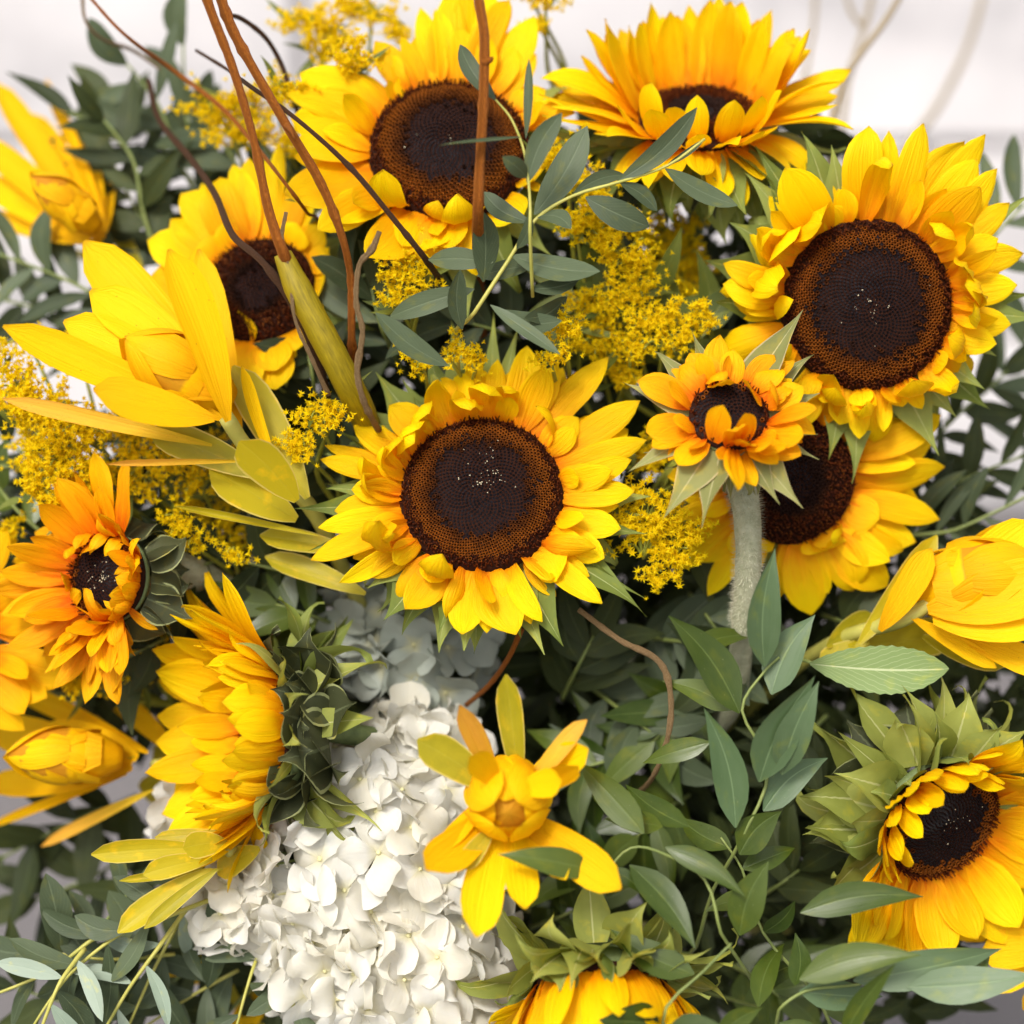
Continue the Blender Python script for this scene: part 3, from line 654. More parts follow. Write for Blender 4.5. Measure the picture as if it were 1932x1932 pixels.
# 6 behind the small one -----------------------------------------------------
sunflower('sunflower half hidden behind the small orange one, long petals hanging to the lower right', (1492, 905), -.03, 122, (.08, -.12, .98), pet='petal',
    tips=zz(Z6, [(1560, 755, 72), (1535, 1000, 58), (1500, 640, 66), (1420, 1110, 74), (1360, 1150, 60), (1285, 1320, 84), (1130, 1335, 84), (1180, 1330, 60), (930, 1452, 90), (1010, 1350, 70), (840, 1380, 60), (1540, 510, 60), (440, 1362, 46), (395, 1200, 44), (300, 1235, 50), (270, 1000, 60), (540, 1150, 60), (700, 1150, 50), (1300, 1200, 70, 'flat', .2), (1000, 1150, 80, 'flat', .3), (1100, 1100, 110, 'flat', .25), (250, 800, 60), (1250, 1000, 80, 'flat', .2)]),
    br=[(12, 100, 150, -30, 0, 60, (0, 360), -.35, 'bract')], nflo=800, inner=.35, dome=.12, specks=0, fill=22, whorl=6, lift=-.05, seed=6, ring=.6)
# 7 left, behind the conebush ------------------------------------------------
sunflower('sunflower at the left, half hidden behind the large yellow conebush and a cut stem', (490, 545), -.05, 104, (-.12, .30, .93), pet='petal',
    tips=[(469, 297, 60), (440, 310, 60), (413, 336, 84), (380, 345, 70), (343, 364, 90), (322, 413, 80), (278, 455, 100), (285, 520, 90), (310, 600, 80), (500, 300, 50), (527, 266, 34), (560, 330, 60), (590, 380, 60), (610, 430, 60), (622, 480, 60), (612, 530, 70), (600, 600, 70), (552, 665, 90), (520, 735, 90), (470, 745, 90), (420, 740, 80), (350, 700, 80),
          (470, 600, 84, 'flat', .9), (560, 420, 70, 'flat', .4), (420, 420, 90, 'flat', .3), (520, 700, 80, 'flat', .3), (360, 480, 100, 'flat', .25)],
    br=[(12, 110, 150, -30, 0, 60, (0, 360), -.35, 'bract')], nflo=600, inner=.4, dome=.12, specks=0, fill=16, lift=.12, seed=7, ring=.6)
# 8 dark orange at the left edge ---------------------------------------------
sunflower('ragged deep orange sunflower near the left edge with a black calyx behind its right side', (200, 1090), -.01, 84, (-.48, .10, .87), pet='petal_o',
    gen=[(14, 125, 170, -10, 40, 56, 'flat', (70, 290), -.05), (14, 95, 140, 15, 65, 52, 'cup', (60, 290), .0), (10, 55, 95, 20, 85, 40, 'cup', (-80, 70), .0), (10, 60, 100, 40, 100, 44, 'curl', (-120, 120), .0), (12, 90, 140, -10, 50, 36, 'flat', (225, 300), 0), (5, 60, 90, 85, 125, 44, 'flat', (0, 360), .02), (6, 50, 80, 60, 130, 40, 'curl', (0, 360), .02), (5, 60, 100, -50, -10, 26, 'flat', (240, 320), .0)],
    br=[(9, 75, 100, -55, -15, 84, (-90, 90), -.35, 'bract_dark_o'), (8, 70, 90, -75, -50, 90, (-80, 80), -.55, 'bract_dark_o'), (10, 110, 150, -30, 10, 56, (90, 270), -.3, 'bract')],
    nflo=420, inner=.85, dome=.15, specks=30, seed=8, stem_mat='stem_hair',
    stem=([P(262, 1085, -.035), P(340, 1075, -.045), P(420, 1105, -.055), P(500, 1150, -.07), P(700, 1350, -.12), BIND], [L(44), L(44), L(26), L(22), L(20), .005]))
# 9 side view facing left -----------------------------------------------------
sunflower('sunflower seen from the side facing left, dark calyx against the white hydrangea', (500, 1378), -.002, 126, (-.925, .02, .38), pet='petal',
    gen=[(15, 180, 215, 32, 56, 92, 'cup', (78, 282), -.02), (13, 190, 225, 18, 42, 92, 'flat', (85, 275), -.08), (14, 100, 135, 50, 72, 56, 'cup', (-78, 78), -.05), (10, 80, 115, 62, 86, 50, 'cup', (-72, 72), .03),
         (9, 90, 130, 60, 88, 56, 'cup', (90, 270), .05), (9, 130, 180, 40, 70, 80, 'cup', (235, 310), -.05), (7, 110, 150, 20, 60, 80, 'curl', (240, 320), -.02), (6, 120, 150, 50, 78, 70, 'cup', (50, 110), -.05)],
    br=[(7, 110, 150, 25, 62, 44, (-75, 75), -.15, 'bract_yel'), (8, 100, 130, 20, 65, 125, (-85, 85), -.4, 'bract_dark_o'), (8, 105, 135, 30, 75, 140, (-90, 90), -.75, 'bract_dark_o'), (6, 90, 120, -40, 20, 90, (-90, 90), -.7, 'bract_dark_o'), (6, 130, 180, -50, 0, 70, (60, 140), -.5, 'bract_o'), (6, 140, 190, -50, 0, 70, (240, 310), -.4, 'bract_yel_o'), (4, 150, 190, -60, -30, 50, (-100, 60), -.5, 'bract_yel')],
    nflo=500, inner=.5, dome=.06, specks=0, seed=9)
# 10 lower right ---------------------------------------------------------------
sunflower('cupped sunflower at the lower right with a wide ruff of pale green bracts', (1778, 1552), .0, 122, (.40, -.40, .82), pet='petal',
    gen=[(15, 100, 140, 30, 62, 56, 'cup', (40, 220), -.05), (11, 85, 120, 55, 84, 50, 'cup', (50, 215), .05), (17, 180, 240, 0, 32, 92, 'flat', (-140, 40), -.05), (12, 130, 190, 15, 50, 88, 'cup', (-140, 40), .02)],
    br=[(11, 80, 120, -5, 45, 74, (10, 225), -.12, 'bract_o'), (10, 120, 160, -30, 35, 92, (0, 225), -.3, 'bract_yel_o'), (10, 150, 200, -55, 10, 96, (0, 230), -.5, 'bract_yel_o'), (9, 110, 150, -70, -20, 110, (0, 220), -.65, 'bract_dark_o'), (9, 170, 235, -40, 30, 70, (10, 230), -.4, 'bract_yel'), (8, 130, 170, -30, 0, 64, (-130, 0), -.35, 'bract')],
    nflo=800, inner=.75, dome=.12, specks=14, seed=10)
# 11 bottom ---------------------------------------------------------------------
sunflower('sunflower cut off by the bottom edge, facing down under curled green bracts', (1132, 1880), .02, 128, (.02, -.84, .54), pet='petal',
    gen=[(20, 140, 185, 48, 74, 60, 'cup', (-5, 185), -.08), (15, 125, 165, 58, 84, 56, 'cup', (-10, 190), .03), (12, 90, 120, 0, 35, 70, 'flat', (190, 350), -.05)],
    br=[(10, 70, 105, 0, 60, 62, (-10, 190), -.15, 'bract_o'), (8, 100, 140, -20, 60, 84, (-20, 200), -.35, 'bract_yel_o'), (8, 110, 150, -70, 20, 84, (-10, 190), -.5, 'bract_yel_o'), (8, 150, 210, -30, 40, 70, (-20, 200), -.5, 'bract_yel')],
    nflo=500, inner=.7, dome=.1, specks=0, seed=11)
# 12 sliver at left edge --------------------------------------------------------
sunflower('sunflower cut off by the left edge, only its petal tips showing below the orange one', (-105, 1205), -.035, 95, (.1, .05, .99), pet='petal_d',
    gen=[(16, 120, 160, -5, 25, 70, 'flat', (0, 360), -.05), (12, 100, 130, 10, 40, 60, 'flat', (0, 360), 0)], nflo=300, specks=0, seed=12,
    br=[(9, 100, 140, -30, 10, 56, (0, 360), -.3, 'bract')])

# ------------------------------------------------------------------ conebush (yellow leucadendron)
def conebush(label, base, z, stem_pts, srad, blades, cone=None, zs=None, scar='stem_y'):
    b3 = P(*base, z); root = empty('conebush_flower', b3, label, 'conebush flower', 'yellow conebush flowers')
    if stem_pts:
        pts = [P(x, y, zz_) - b3 for x, y, zz_ in stem_pts] + [BIND - b3]
        tube('stem', pts, [L(srad)] * len(stem_pts) + [.004], M[scar], root, 5, 8, .04)
    for bl in blades:
        (bx, by), (tx, ty), wd, pn, dz = bl[:5]; db = bl[5] if len(bl) > 5 else 0.
        nm = 'leaf' if pn == 'leu_ol' else 'bract'
        place(nm, pn, root, P(bx, by, z + db) - b3, P(tx, ty, z + dz) - b3, L(wd, z), V(bl[6] if len(bl) > 6 else rnd.uniform(-.4, .4), rnd.uniform(-.1, .5), 1), 0)
    if cone:
        (cx, cy), rr, ax, cz, el = cone                 # closed inner scales round an axis
        ax = V(*ax).normalized(); c3 = P(cx, cy, cz) - b3; r = L(rr, cz)
        x = ax.orthogonal().normalized(); y = ax.cross(x)
        core = [c3 + ax * r * el * q for q in (-1.1, -.75, -.3, .15, .5, .72)]
        tube('cone', core, [r * .35, r * .72, r * .88, r * .78, r * .45, r * .05], M['leu'], root, 3, 14)
        for k in range(12):
            lv = k // 4; a = k * math.pi / 2 + lv * .8; d = x * math.cos(a) + y * math.sin(a)
            q = 1.03 - .05 * lv; b_ = c3 - ax * r * el * (.75 - .25 * lv) + d * r * q * (.80 + .08 * lv); dr = (ax * el + d * .12).normalized()
            t_ = b_ + dr * r * (.45 + el) * (1.05 - .05 * lv)
            place('scale', 'leu_ball', root, b_, t_, r * (1.5 - .15 * lv), -d, rnd.uniform(-.12, .12), var=k)
    return root
rnd = random.Random(77)
conebush('large yellow conebush at the left with long spreading bracts and olive leaves down its stem', (428, 790), .012,
    [(425, 785, .012), (470, 850, .0), (580, 950, -.02), (650, 1080, -.05)], 16,
    [((420, 790), (5, 615), 76, 'leu', .02), ((400, 740), (120, 606), 84, 'leu', -.005), ((400, 720), (170, 548), 100, 'leu', -.005), ((430, 740), (158, 455), 110, 'leu', -.03, -.015), ((430, 795), (318, 470), 84, 'leu', .03, .012, .5),
     ((405, 790), (176, 735), 92, 'leu_or', .035, .012), ((400, 840), (4, 752), 34, 'leu_pale', .0, -.005), ((470, 870), (200, 876), 13, 'leu_pale', .02, -.005), ((452, 845), (375, 470), 70, 'leu', -.03, -.015),
     ((560, 945), (452, 832), 84, 'leu_ol', .02, 0), ((560, 980), (395, 880), 92, 'leu_ol', -.01, -.02), ((580, 940), (440, 690), 78, 'leu_ol', -.02, -.015), ((520, 880), (455, 690), 30, 'leu', .0, -.01), ((500, 900), (280, 810), 70, 'leu_ol', -.01, -.01), ((600, 1010), (330, 955), 16, 'leu_ol', -.02, -.02), ((660, 1040), (490, 1010), 50, 'leu_ol', -.03, -.03), ((690, 1120), (500, 1050), 50, 'leu_ol', -.04, -.03)],
    cone=((318, 690), 78, (-.75, .45, .35), .012, 1.6))
conebush('blurred yellow conebush cut off by the upper left corner of the bouquet', (185, 470), -.085,
    [(190, 470, -.085), (230, 560, -.10), (330, 700, -.14)], 16,
    [((185, 460), (-10, 155), 52, 'leu', -.08), ((200, 420), (88, 150), 24, 'leu', -.09), ((190, 450), (60, 215), 54, 'leu', -.09), ((180, 450), (-60, 250), 58, 'leu', -.06), ((175, 460), (-50, 330), 58, 'leu', -.06), ((160, 460), (-40, 400), 50, 'leu_or', -.06), ((170, 440), (0, 290), 60, 'leu', -.05), ((195, 450), (150, 230), 50, 'leu', -.08), ((200, 440), (198, 300), 44, 'leu', -.09), ((190, 450), (30, 350), 60, 'leu_or', -.045), ((190, 460), (110, 270), 60, 'leu', -.07), ((270, 520), (180, 370), 50, 'leu_ol', -.1), ((240, 540), (140, 470), 40, 'leu_ol', -.1)],
    cone=((110, 370), 44, (-.7, .6, .3), -.07, 2.0))
conebush('yellow conebush with closed cupped bracts at the right edge, pale stem to its left', (1745, 1145), -.005,
    [(1760, 1135, -.005), (1700, 1170, -.01), (1600, 1200, -.03), (1500, 1260, -.07)], 15,
    [((1750, 1130), (1950, 985), 90, 'leu', .0), ((1745, 1110), (1925, 1000), 100, 'leu', -.02, -.015), ((1660, 1190), (1758, 1035), 60, 'leu', .01, .0), ((1620, 1215), (1768, 1010), 56, 'leu_ol', -.015, -.01), ((1560, 1220), (1650, 1160), 50, 'leu_ol', -.03, -.02), ((1600, 1220), (1810, 1190), 80, 'leu_ol', -.03, -.02), ((1720, 1165), (1880, 1260), 36, 'leu', .005, .0), ((1800, 1190), (1990, 1270), 60, 'leu', .01, .0), ((1740, 1200), (1900, 1255), 50, 'leu_ol', -.01, -.01), ((1640, 1210), (1545, 1250), 50, 'leu_ol', -.02, -.02),
     ((1750, 1150), (1990, 1090), 120, 'leu', .02, .01), ((1760, 1170), (1990, 1150), 110, 'leu', .02, .01)],
    cone=((1868, 1095), 92, (.9, .2, .3), -.005, 1.4))
conebush('blurred yellow conebush pointing left at the lower left edge', (290, 1440), -.05,
    [(290, 1445, -.05), (380, 1440, -.07), (520, 1480, -.1)], 14,
    [((250, 1440), (-30, 1370), 84, 'leu', -.04), ((250, 1450), (-30, 1480), 70, 'leu', -.04), ((260, 1430), (60, 1400), 100, 'leu', -.03), ((280, 1420), (20, 1290), 48, 'leu', -.06), ((250, 1430), (120, 1330), 60, 'leu_ol', -.07), ((240, 1460), (-20, 1560), 22, 'leu', -.05), ((290, 1490), (78, 1597), 26, 'leu_pale', -.035), ((340, 1430), (205, 1305), 46, 'leu', -.06), ((400, 1450), (290, 1410), 70, 'leu_ol', -.06), ((400, 1440), (270, 1500), 60, 'leu_ol', -.06)],
    cone=((100, 1425), 62, (-.95, .05, .2), -.04, 1.9))
conebush('yellow conebush facing the viewer at the lower centre, bracts splayed around a closed bud', (955, 1520), .03,
    [(955, 1530, .0), (975, 1600, -.03), (1000, 1700, -.07)], 16,
    [((940, 1500), (868, 1330), 46, 'leu_pale', .03), ((930, 1490), (788, 1395), 72, 'leu_ol', .02, .015), ((980, 1490), (955, 1272), 52, 'leu_ol', .02, .01), ((990, 1490), (1108, 1358), 44, 'leu_pale', .025, .015), ((980, 1490), (1110, 1412), 66, 'leu', .03, .008), ((990, 1510), (1090, 1445), 56, 'leu', .04, .015), ((935, 1530), (804, 1642), 84, 'leu', .045, .008), ((920, 1500), (830, 1605), 40, 'leu', .03, .008), ((950, 1540), (898, 1768), 84, 'leu', .045, .008), ((970, 1540), (990, 1715), 66, 'leu', .04, .005), ((975, 1535), (1172, 1677), 80, 'leu', .04, .008), ((990, 1560), (1068, 1660), 50, 'leu', .035, .01), ((930, 1560), (870, 1640), 40, 'leu_ol', .03, .02),
     ((940, 1480), (886, 1428), 56, 'leu', .05, .03), ((975, 1490), (1060, 1475), 56, 'leu', .05, .03)],
    cone=((958, 1512), 86, (.0, -.22, 1), .052, 1.0))
conebush('small spray of olive yellow conebush leaves left of the white hydrangea', (430, 1610), .0,
    [(430, 1610, .0), (480, 1570, -.02), (560, 1540, -.06)], 9,
    [((385, 1600), (172, 1612), 46, 'leu_ol', .01), ((430, 1590), (345, 1600), 54, 'leu_ol', .02, .01), ((400, 1620), (270, 1650), 46, 'leu_ol', .01), ((400, 1640), (222, 1760), 52, 'leu_ol', .01), ((410, 1640), (272, 1752), 30, 'leu_ol', .02, .01), ((420, 1640), (225, 1662), 18, 'leu_ol', .0), ((490, 1600), (410, 1650), 54, 'leu_ol', -.005), ((420, 1570), (292, 1580), 26, 'leu_ol', .0)])

conebush('yellow conebush bracts jutting in at the bottom right corner below the sunflower', (2020, 1800), -.02,
    [(2020, 1800, -.02), (2060, 1760, -.05)], 12,
    [((2010, 1790), (1850, 1800), 80, 'leu', .0), ((2010, 1800), (1865, 1862), 60, 'leu', -.01), ((2020, 1810), (1930, 1905), 60, 'leu_or', .0), ((2010, 1770), (1880, 1740), 60, 'leu', -.02)])
conebush('blurred amber conebush leaves low between the yellow stems and the hydrangea', (560, 1780), -.075,
    [(560, 1780, -.075), (600, 1700, -.09)], 9,
    [((540, 1780), (400, 1905), 60, 'leu_ol', .0), ((530, 1790), (440, 1960), 60, 'leu_or', .0), ((550, 1790), (500, 1960), 50, 'leu_ol', .0), ((540, 1770), (250, 1880), 44, 'leu_or', -.01), ((520, 1740), (300, 1850), 40, 'leu_ol', -.01)])

# ------------------------------------------------------------------ hydrangea
def hydrangea(label, lobes, z, n, rp, pn, seed):
    r = random.Random(seed); cs = [(P(x, y, z + dz), L(rr, z)) for x, y, rr, dz in lobes]
    c0 = cs[0][0]; root = empty('hydrangea_head', c0, label, 'hydrangea', 'hydrangea heads')
    pts = []; R0 = L(rp, z); tries = 0
    tot = sum(q[1] ** 2 for q in cs)
    while len(pts) < n and tries < 9000:
        tries += 1; k = r.uniform(0, tot); i = 0
        while k > cs[i][1] ** 2: k -= cs[i][1] ** 2; i += 1
        d = Vector((r.gauss(0, 1), r.gauss(0, 1), r.gauss(0, 1))).normalized()
        if d.dot(-FW) < -.25: continue
        p = cs[i][0] + d * cs[i][1]
        if any((p - c).length < rr * .93 for j, (c, rr) in enumerate(cs) if j != i): continue
        md = R0 * (1.12 - tries / 9000 * .55)
        if any((p - q).length < md for q, _ in pts): continue
        pts.append((p, d))
    fm = POOL[pn]; v, f, u = tube_data([Vector((0, 0, -.6)), Vector((0, 0, -.1)), Vector((0, 0, .06)), Vector((0, 0, .1))], [.04, .05, .09, .02], 1, 6)
    cm = mesh('floret', v, f, (M['hyd_c'],), u)
    vst, fst, ust = [], [], []
    for p, d in pts:
        o = link('floret', cm, root); dd = (d + Vector((r.gauss(0, .42), r.gauss(0, .42), r.gauss(0, .42)))).normalized()
        m = frame(dd.orthogonal(), dd) @ Matrix.Rotation(r.uniform(0, 6.28), 3, 'Z')
        s = R0 * r.uniform(.85, 1.15); o.matrix_basis = Matrix.Translation(p - c0) @ (m * s).to_4x4()
        for k in range(4):
            q = link('petal', fm[r.randrange(len(fm))], o); a = k * math.pi / 2 + r.uniform(-.15, .15)
            q.matrix_basis = (Matrix.Rotation(a, 4, 'Z') @ Matrix.Translation((0, .06, .02 * (k % 2))) @ Matrix.Rotation(r.uniform(-.15, .6), 4, 'X') @ Matrix.Rotation(r.uniform(-.3, .3), 4, 'Y') @ Matrix.Diagonal((r.uniform(1.3, 1.75), r.uniform(1.2, 1.5), 1.3, 1)))
        tube_data([p - c0 - d * R0 * .4, (p - c0) * .45 - d * .2 * R0, Vector((0, 0, 0)) + FW * .03], [R0 * .05, R0 * .06, R0 * .1], 3, 5, verts=vst, faces=fst, uvs=ust)
    tube_data([Vector((0, 0, 0)) + FW * .02, FW * .08 + Vector((.01, 0, -.03)), BIND - c0], [.004, .004, .004], 4, 8, verts=vst, faces=fst, uvs=ust)
    link('stem', mesh('stem', vst, fst, (M['stem_g'],), ust), root)
rnd = random.Random(3)
hydrangea('white hydrangea head, main body of florets left of the centre conebush', [(715, 1590, 225, -.045), (580, 1620, 120, -.03), (650, 1700, 180, -.035), (820, 1680, 120, -.03)], 0, 72, 54, 'hyd', 1)
hydrangea('white hydrangea head low at the bottom edge, left of the cut off sunflower', [(755, 1830, 195, -.035), (660, 1800, 140, -.03), (810, 1880, 150, -.03)], 0, 70, 54, 'hyd', 2)
hydrangea('white hydrangea head rising between the side-facing sunflower and the centre conebush', [(785, 1455, 112, -.045), (770, 1400, 60, -.045)], 0, 32, 52, 'hyd', 3)
hydrangea('small white hydrangea cluster at the far left of the white blooms', [(455, 1700, 62, -.025), (520, 1720, 66, -.025)], 0, 24, 48, 'hyd', 4)
hydrangea('whitish hydrangea head beneath the main sunflower, its shade painted grey green', [(790, 1240, 115, -.075), (690, 1180, 70, -.08)], 0, 26, 54, 'hyd_g', 5)
hydrangea('white hydrangea florets peeping out behind the side-facing sunflower at its lower left', [(360, 1545, 50, -.06)], 0, 7, 48, 'hyd', 6)

# ------------------------------------------------------------------ twigs
def twig(label, pts, rads, mat, group='curly willow twigs', tail=True, knob=.06, extra=None):
    b3 = P(*pts[-1]); w_ = [P(*p) - b3 for p in pts]
    if tail: dv_ = (w_[-1] - w_[-2]).normalized() * .015; w_ = w_ + [w_[-1] + dv_ + V(0, 0, -.035), w_[-1] + dv_ * 1.6 + V(0, 0, -.10), BIND - b3]; rads = list(rads) + [rads[-1]] * 3
    root = tube('willow_twig', w_, [L(r) * .84 for r in rads], M[mat], None, 7, 9, knob, len(label))
    root.location = b3; tag(root, label, 'twig', group)
    for e in extra or ():
        tube('side_shoot', [P(*p) - b3 for p in e[0]], [L(r) for r in e[1]], M[mat], root, 5, 7, .1, 5)
    return root
twig('orange brown willow twig, leftmost of the pair rising out of the frame top', [(372, -60, .03), (398, 20, .03), (440, 130, .028), (478, 260, .026), (508, 400, .024), (540, 490, .02)], [12, 11, 10, 9, 11, 13], 'tw_or')
twig('darker orange willow twig, rightmost of the crossing pair, running down to the olive stem', [(400, -60, .02), (432, 40, .02), (470, 115, .02), (540, 235, .02), (605, 345, .015), (645, 445, .01), (662, 530, .0), (664, 650, -.01)], [13, 12, 11, 10, 11, 9, 8, 9], 'tw_or', extra=[([(540, 235, .02), (548, 245, .026), (556, 262, .03)], [7, 4, 1])])
twig('single straight orange twig in front of the top sunflower', [(895, -60, .05), (905, 10, .05), (914, 70, .05), (912, 200, .048), (906, 300, .045), (902, 400, .04)], [11, 11, 11, 11, 11, 13], 'tw_or', extra=[([(914, 118, .05), (926, 112, .052), (929, 108, .053)], [9, 5, 2])])
twig('thin dark twig slanting across the left petals of the top sunflower', [(370, 95, -.06), (430, 132, -.03), (475, 165, .0), (560, 225, .02), (660, 315, .02), (740, 410, .018), (800, 485, .01)], [4, 4, 5, 5, 6, 6, 7], 'tw_br')
twig('dark curved twig behind the crossing orange pair, top left', [(425, 28, -.03), (455, 35, -.04), (500, 70, -.05), (530, 120, -.06), (550, 180, -.06)], [5, 6, 6, 6, 6], 'tw_br')
twig('long thin reddish twig blurred across the top left greenery', [(165, -10, -.05), (235, 65, -.045), (330, 135, -.07), (420, 205, -.06), (490, 285, -.03), (545, 355, .0)], [3, 4, 6, 6, 5, 4], 'tw_or')
twig('blurred brown twig curving through the left conebush leaves', [(280, 150, -.09), (300, 225, -.08), (360, 300, -.06), (405, 365, -.03), (440, 445, .0), (500, 500, .015), (560, 590, .01), (605, 700, -.01), (620, 760, -.03)], [6, 7, 8, 8, 8, 8, 9, 8, 8], 'tw_br')
twig('thin pale twig hooked at the top left corner', [(155, -20, -.09), (162, 40, -.09), (195, 75, -.1), (260, 100, -.12), (380, 190, -.14)], [4, 4, 4, 5, 5], 'tw_tan')
twig('curly tan twig end beside the thick olive stem', [(716, 437, .03), (702, 470, .028), (678, 500, .026), (672, 570, .025), (684, 625, .024), (674, 700, .02), (684, 750, .016), (702, 790, .005)], [5, 8, 6, 6, 6, 7, 7, 7], 'tw_tan', knob=.14)
twig('curly brown twig winding down under the left sunflower', [(540, 400, .025), (532, 450, .024), (548, 520, .02), (556, 600, .02), (590, 680, .015), (620, 745, .005)], [4, 5, 5, 4, 5, 6], 'tw_tan', knob=.14, tail=False)
twig('tan twig bending through the dark leaves right of centre', [(1092, 1150, -.005), (1170, 1208, -.0), (1245, 1250, .0), (1266, 1320, .0), (1258, 1400, .0), (1232, 1465, -.01)], [6, 7, 8, 7, 6, 6], 'tw_tan', knob=.14)
twig('short reddish twig under the main sunflower', [(985, 1185, -.01), (960, 1240, -.015), (925, 1290, -.03), (880, 1330, -.05)], [7, 6, 6, 6], 'tw_or', tail=False)
twig('brown twig leaning off to the top right beyond the sunflowers', [(1712, -30, -.16), (1670, 40, -.16), (1598, 140, -.15), (1572, 220, -.14), (1568, 280, -.13), (1560, 380, -.12)], [8, 9, 10, 11, 12, 12], 'tw_gray')
twig('faint grey forked twig just left of the brown one at the top right', [(1650, -30, -.30), (1632, 50, -.30), (1600, 150, -.29), (1590, 230, -.28), (1560, 420, -.25)], [8, 9, 9, 9, 9], 'tw_gray', extra=[([(1625, 50, -.30), (1605, 20, -.3), (1592, -30, -.3)], [7, 6, 6])])
twig('faint upright grey twig behind the upper right sunflower', [(1538, -30, -.32), (1536, 40, -.32), (1528, 90, -.32), (1500, 260, -.3)], [7, 7, 7, 7], 'tw_gray')
twig('very blurred thick twig far behind at the upper right corner', [(1860, -30, -.42), (1825, 90, -.42), (1770, 200, -.42), (1720, 270, -.4), (1650, 420, -.36)], [10, 11, 12, 12, 10], 'tw_gray')
# thick olive stem
o = tube('cut_stem', [P(533, 478, .018) - P(690, 800, 0), P(560, 540, .016) - P(690, 800, 0), P(605, 625, .012) - P(690, 800, 0), P(655, 720, .002) - P(690, 800, 0), P(692, 798, -.022) - P(690, 800, 0), P(720, 860, -.07) - P(690, 800, 0), BIND - P(690, 800, 0)], [L(17), L(26), L(27), L(28), L(27), L(25), .005], M['stem_olive'], None, 5, 14, .02)
o.location = P(690, 800, 0); tag(o, 'thick smooth olive stem cut off at the top, between the left and the main sunflower', 'stem')

# ------------------------------------------------------------------ leafy branches
def branch(name, label, stem, srad, leaves, z, mat, smat='stem_g', group=None, cat='branch', tail=None, nm='leaf'):
    """leaves: (base),(tip),width[,dz tip[,dz base[,material]]] in photograph pixels"""
    b3 = P(stem[0][0], stem[0][1], stem[0][2] if len(stem[0]) > 2 else z)
    root = empty(name, b3, label, cat, group)
    pts = [P(p[0], p[1], p[2] if len(p) > 2 else z) - b3 for p in stem]
    if tail: pts = [BIND - b3] + pts
    tube('stem', pts, [L(srad), L(srad * .55)], M[smat], root, 4, 6, .05)
    for lf in leaves:
        (bx, by), (tx, ty), wd = lf[:3]; dz = lf[3] if len(lf) > 3 else rnd.uniform(-.012, .012); db = lf[4] if len(lf) > 4 else 0.
        mt = lf[5] if len(lf) > 5 else mat
        place(nm, mt, root, P(bx, by, z + db) - b3, P(tx, ty, z + db + dz) - b3, L(wd, z), V(rnd.uniform(-.5, .5), rnd.uniform(-.1, .6), 1), 0)
    return root
rnd = random.Random(21)
branch('eucalyptus_branch', 'grey green eucalyptus branch with long leaves just above the main sunflower', [(860, 640, -.01), (895, 590), (960, 490), (1010, 415), (1080, 370), (1170, 343), (1260, 312), (1330, 262)], 4.5,
    [((1008, 405), (1108, 238), 62), ((1012, 408), (1078, 432), 42), ((1000, 420), (912, 362), 42), ((1105, 372), (1225, 428), 56), ((965, 482), (1132, 512), 60), ((912, 532), (912, 400), 58, .01), ((930, 495), (808, 490), 44), ((872, 622), (868, 508), 40, .01), ((895, 545), (735, 598), 46),
     ((845, 690), (708, 590), 48), ((1000, 545), (1092, 528), 36), ((925, 575), (1056, 668), 30), ((935, 585), (1060, 605), 44, -.01), ((1165, 342), (1315, 203), 42), ((1255, 318), (1392, 388), 46), ((1255, 314), (1330, 262), 14), ((1170, 345), (1240, 398), 34), ((1080, 368), (1180, 330), 30, -.02), ((990, 600), (1070, 560), 40, -.02), ((1010, 500), (900, 520), 40, -.02)],
    .022, 'euc', 'stem_y', 'eucalyptus branches', tail=True)
branch('eucalyptus_branch', 'thin upright eucalyptus sprig in front of the top sunflower', [(1005, 560, .02), (1000, 440), (1000, 380), (990, 290), (965, 225), (935, 188)], 3.5,
    [((936, 190), (868, 84), 36), ((992, 262), (998, 112), 18), ((995, 345), (1060, 213), 46), ((984, 258), (825, 275), 12, .02), ((994, 335), (948, 295), 34, .012), ((1000, 400), (975, 470), 24)], .04, 'euc', 'stem_y', 'eucalyptus branches')
rnd = random.Random(22)
branch('ruscus_branch', 'ruscus branch with big pale leaves rising in front of the hairy stem', [(1300, 1800, -.03), (1345, 1680, 0), (1400, 1580), (1450, 1450), (1400, 1340, .025), (1440, 1270), (1470, 1240)], 4.5,
    [((1442, 1258), (1462, 1035), 74, .01, .005, 'ruscus_pale'), ((1395, 1345), (1262, 1162), 80, .01), ((1455, 1310), (1538, 1160), 78, 0, 0, 'ruscus_pale'), ((1432, 1475), (1538, 1275), 92, .01, .01, 'ruscus_pale'), ((1475, 1462), (1545, 1285), 74, .01, .008, 'ruscus_pale'), ((1388, 1562), (1328, 1335), 66, .01, .005, 'ruscus_pale'),
     ((1440, 1530), (1562, 1430), 66, -.005, 0, 'ruscus_pale'), ((1395, 1612), (1475, 1530), 72, 0, 0), ((1340, 1400), (1212, 1440), 44, -.01), ((1380, 1340), (1250, 1285), 50, -.02, -.01), ((1300, 1130 + 100), (1430, 1200), 46, -.03, -.02)],
    .025, 'ruscus', 'stem_g', 'ruscus branches', tail=True)
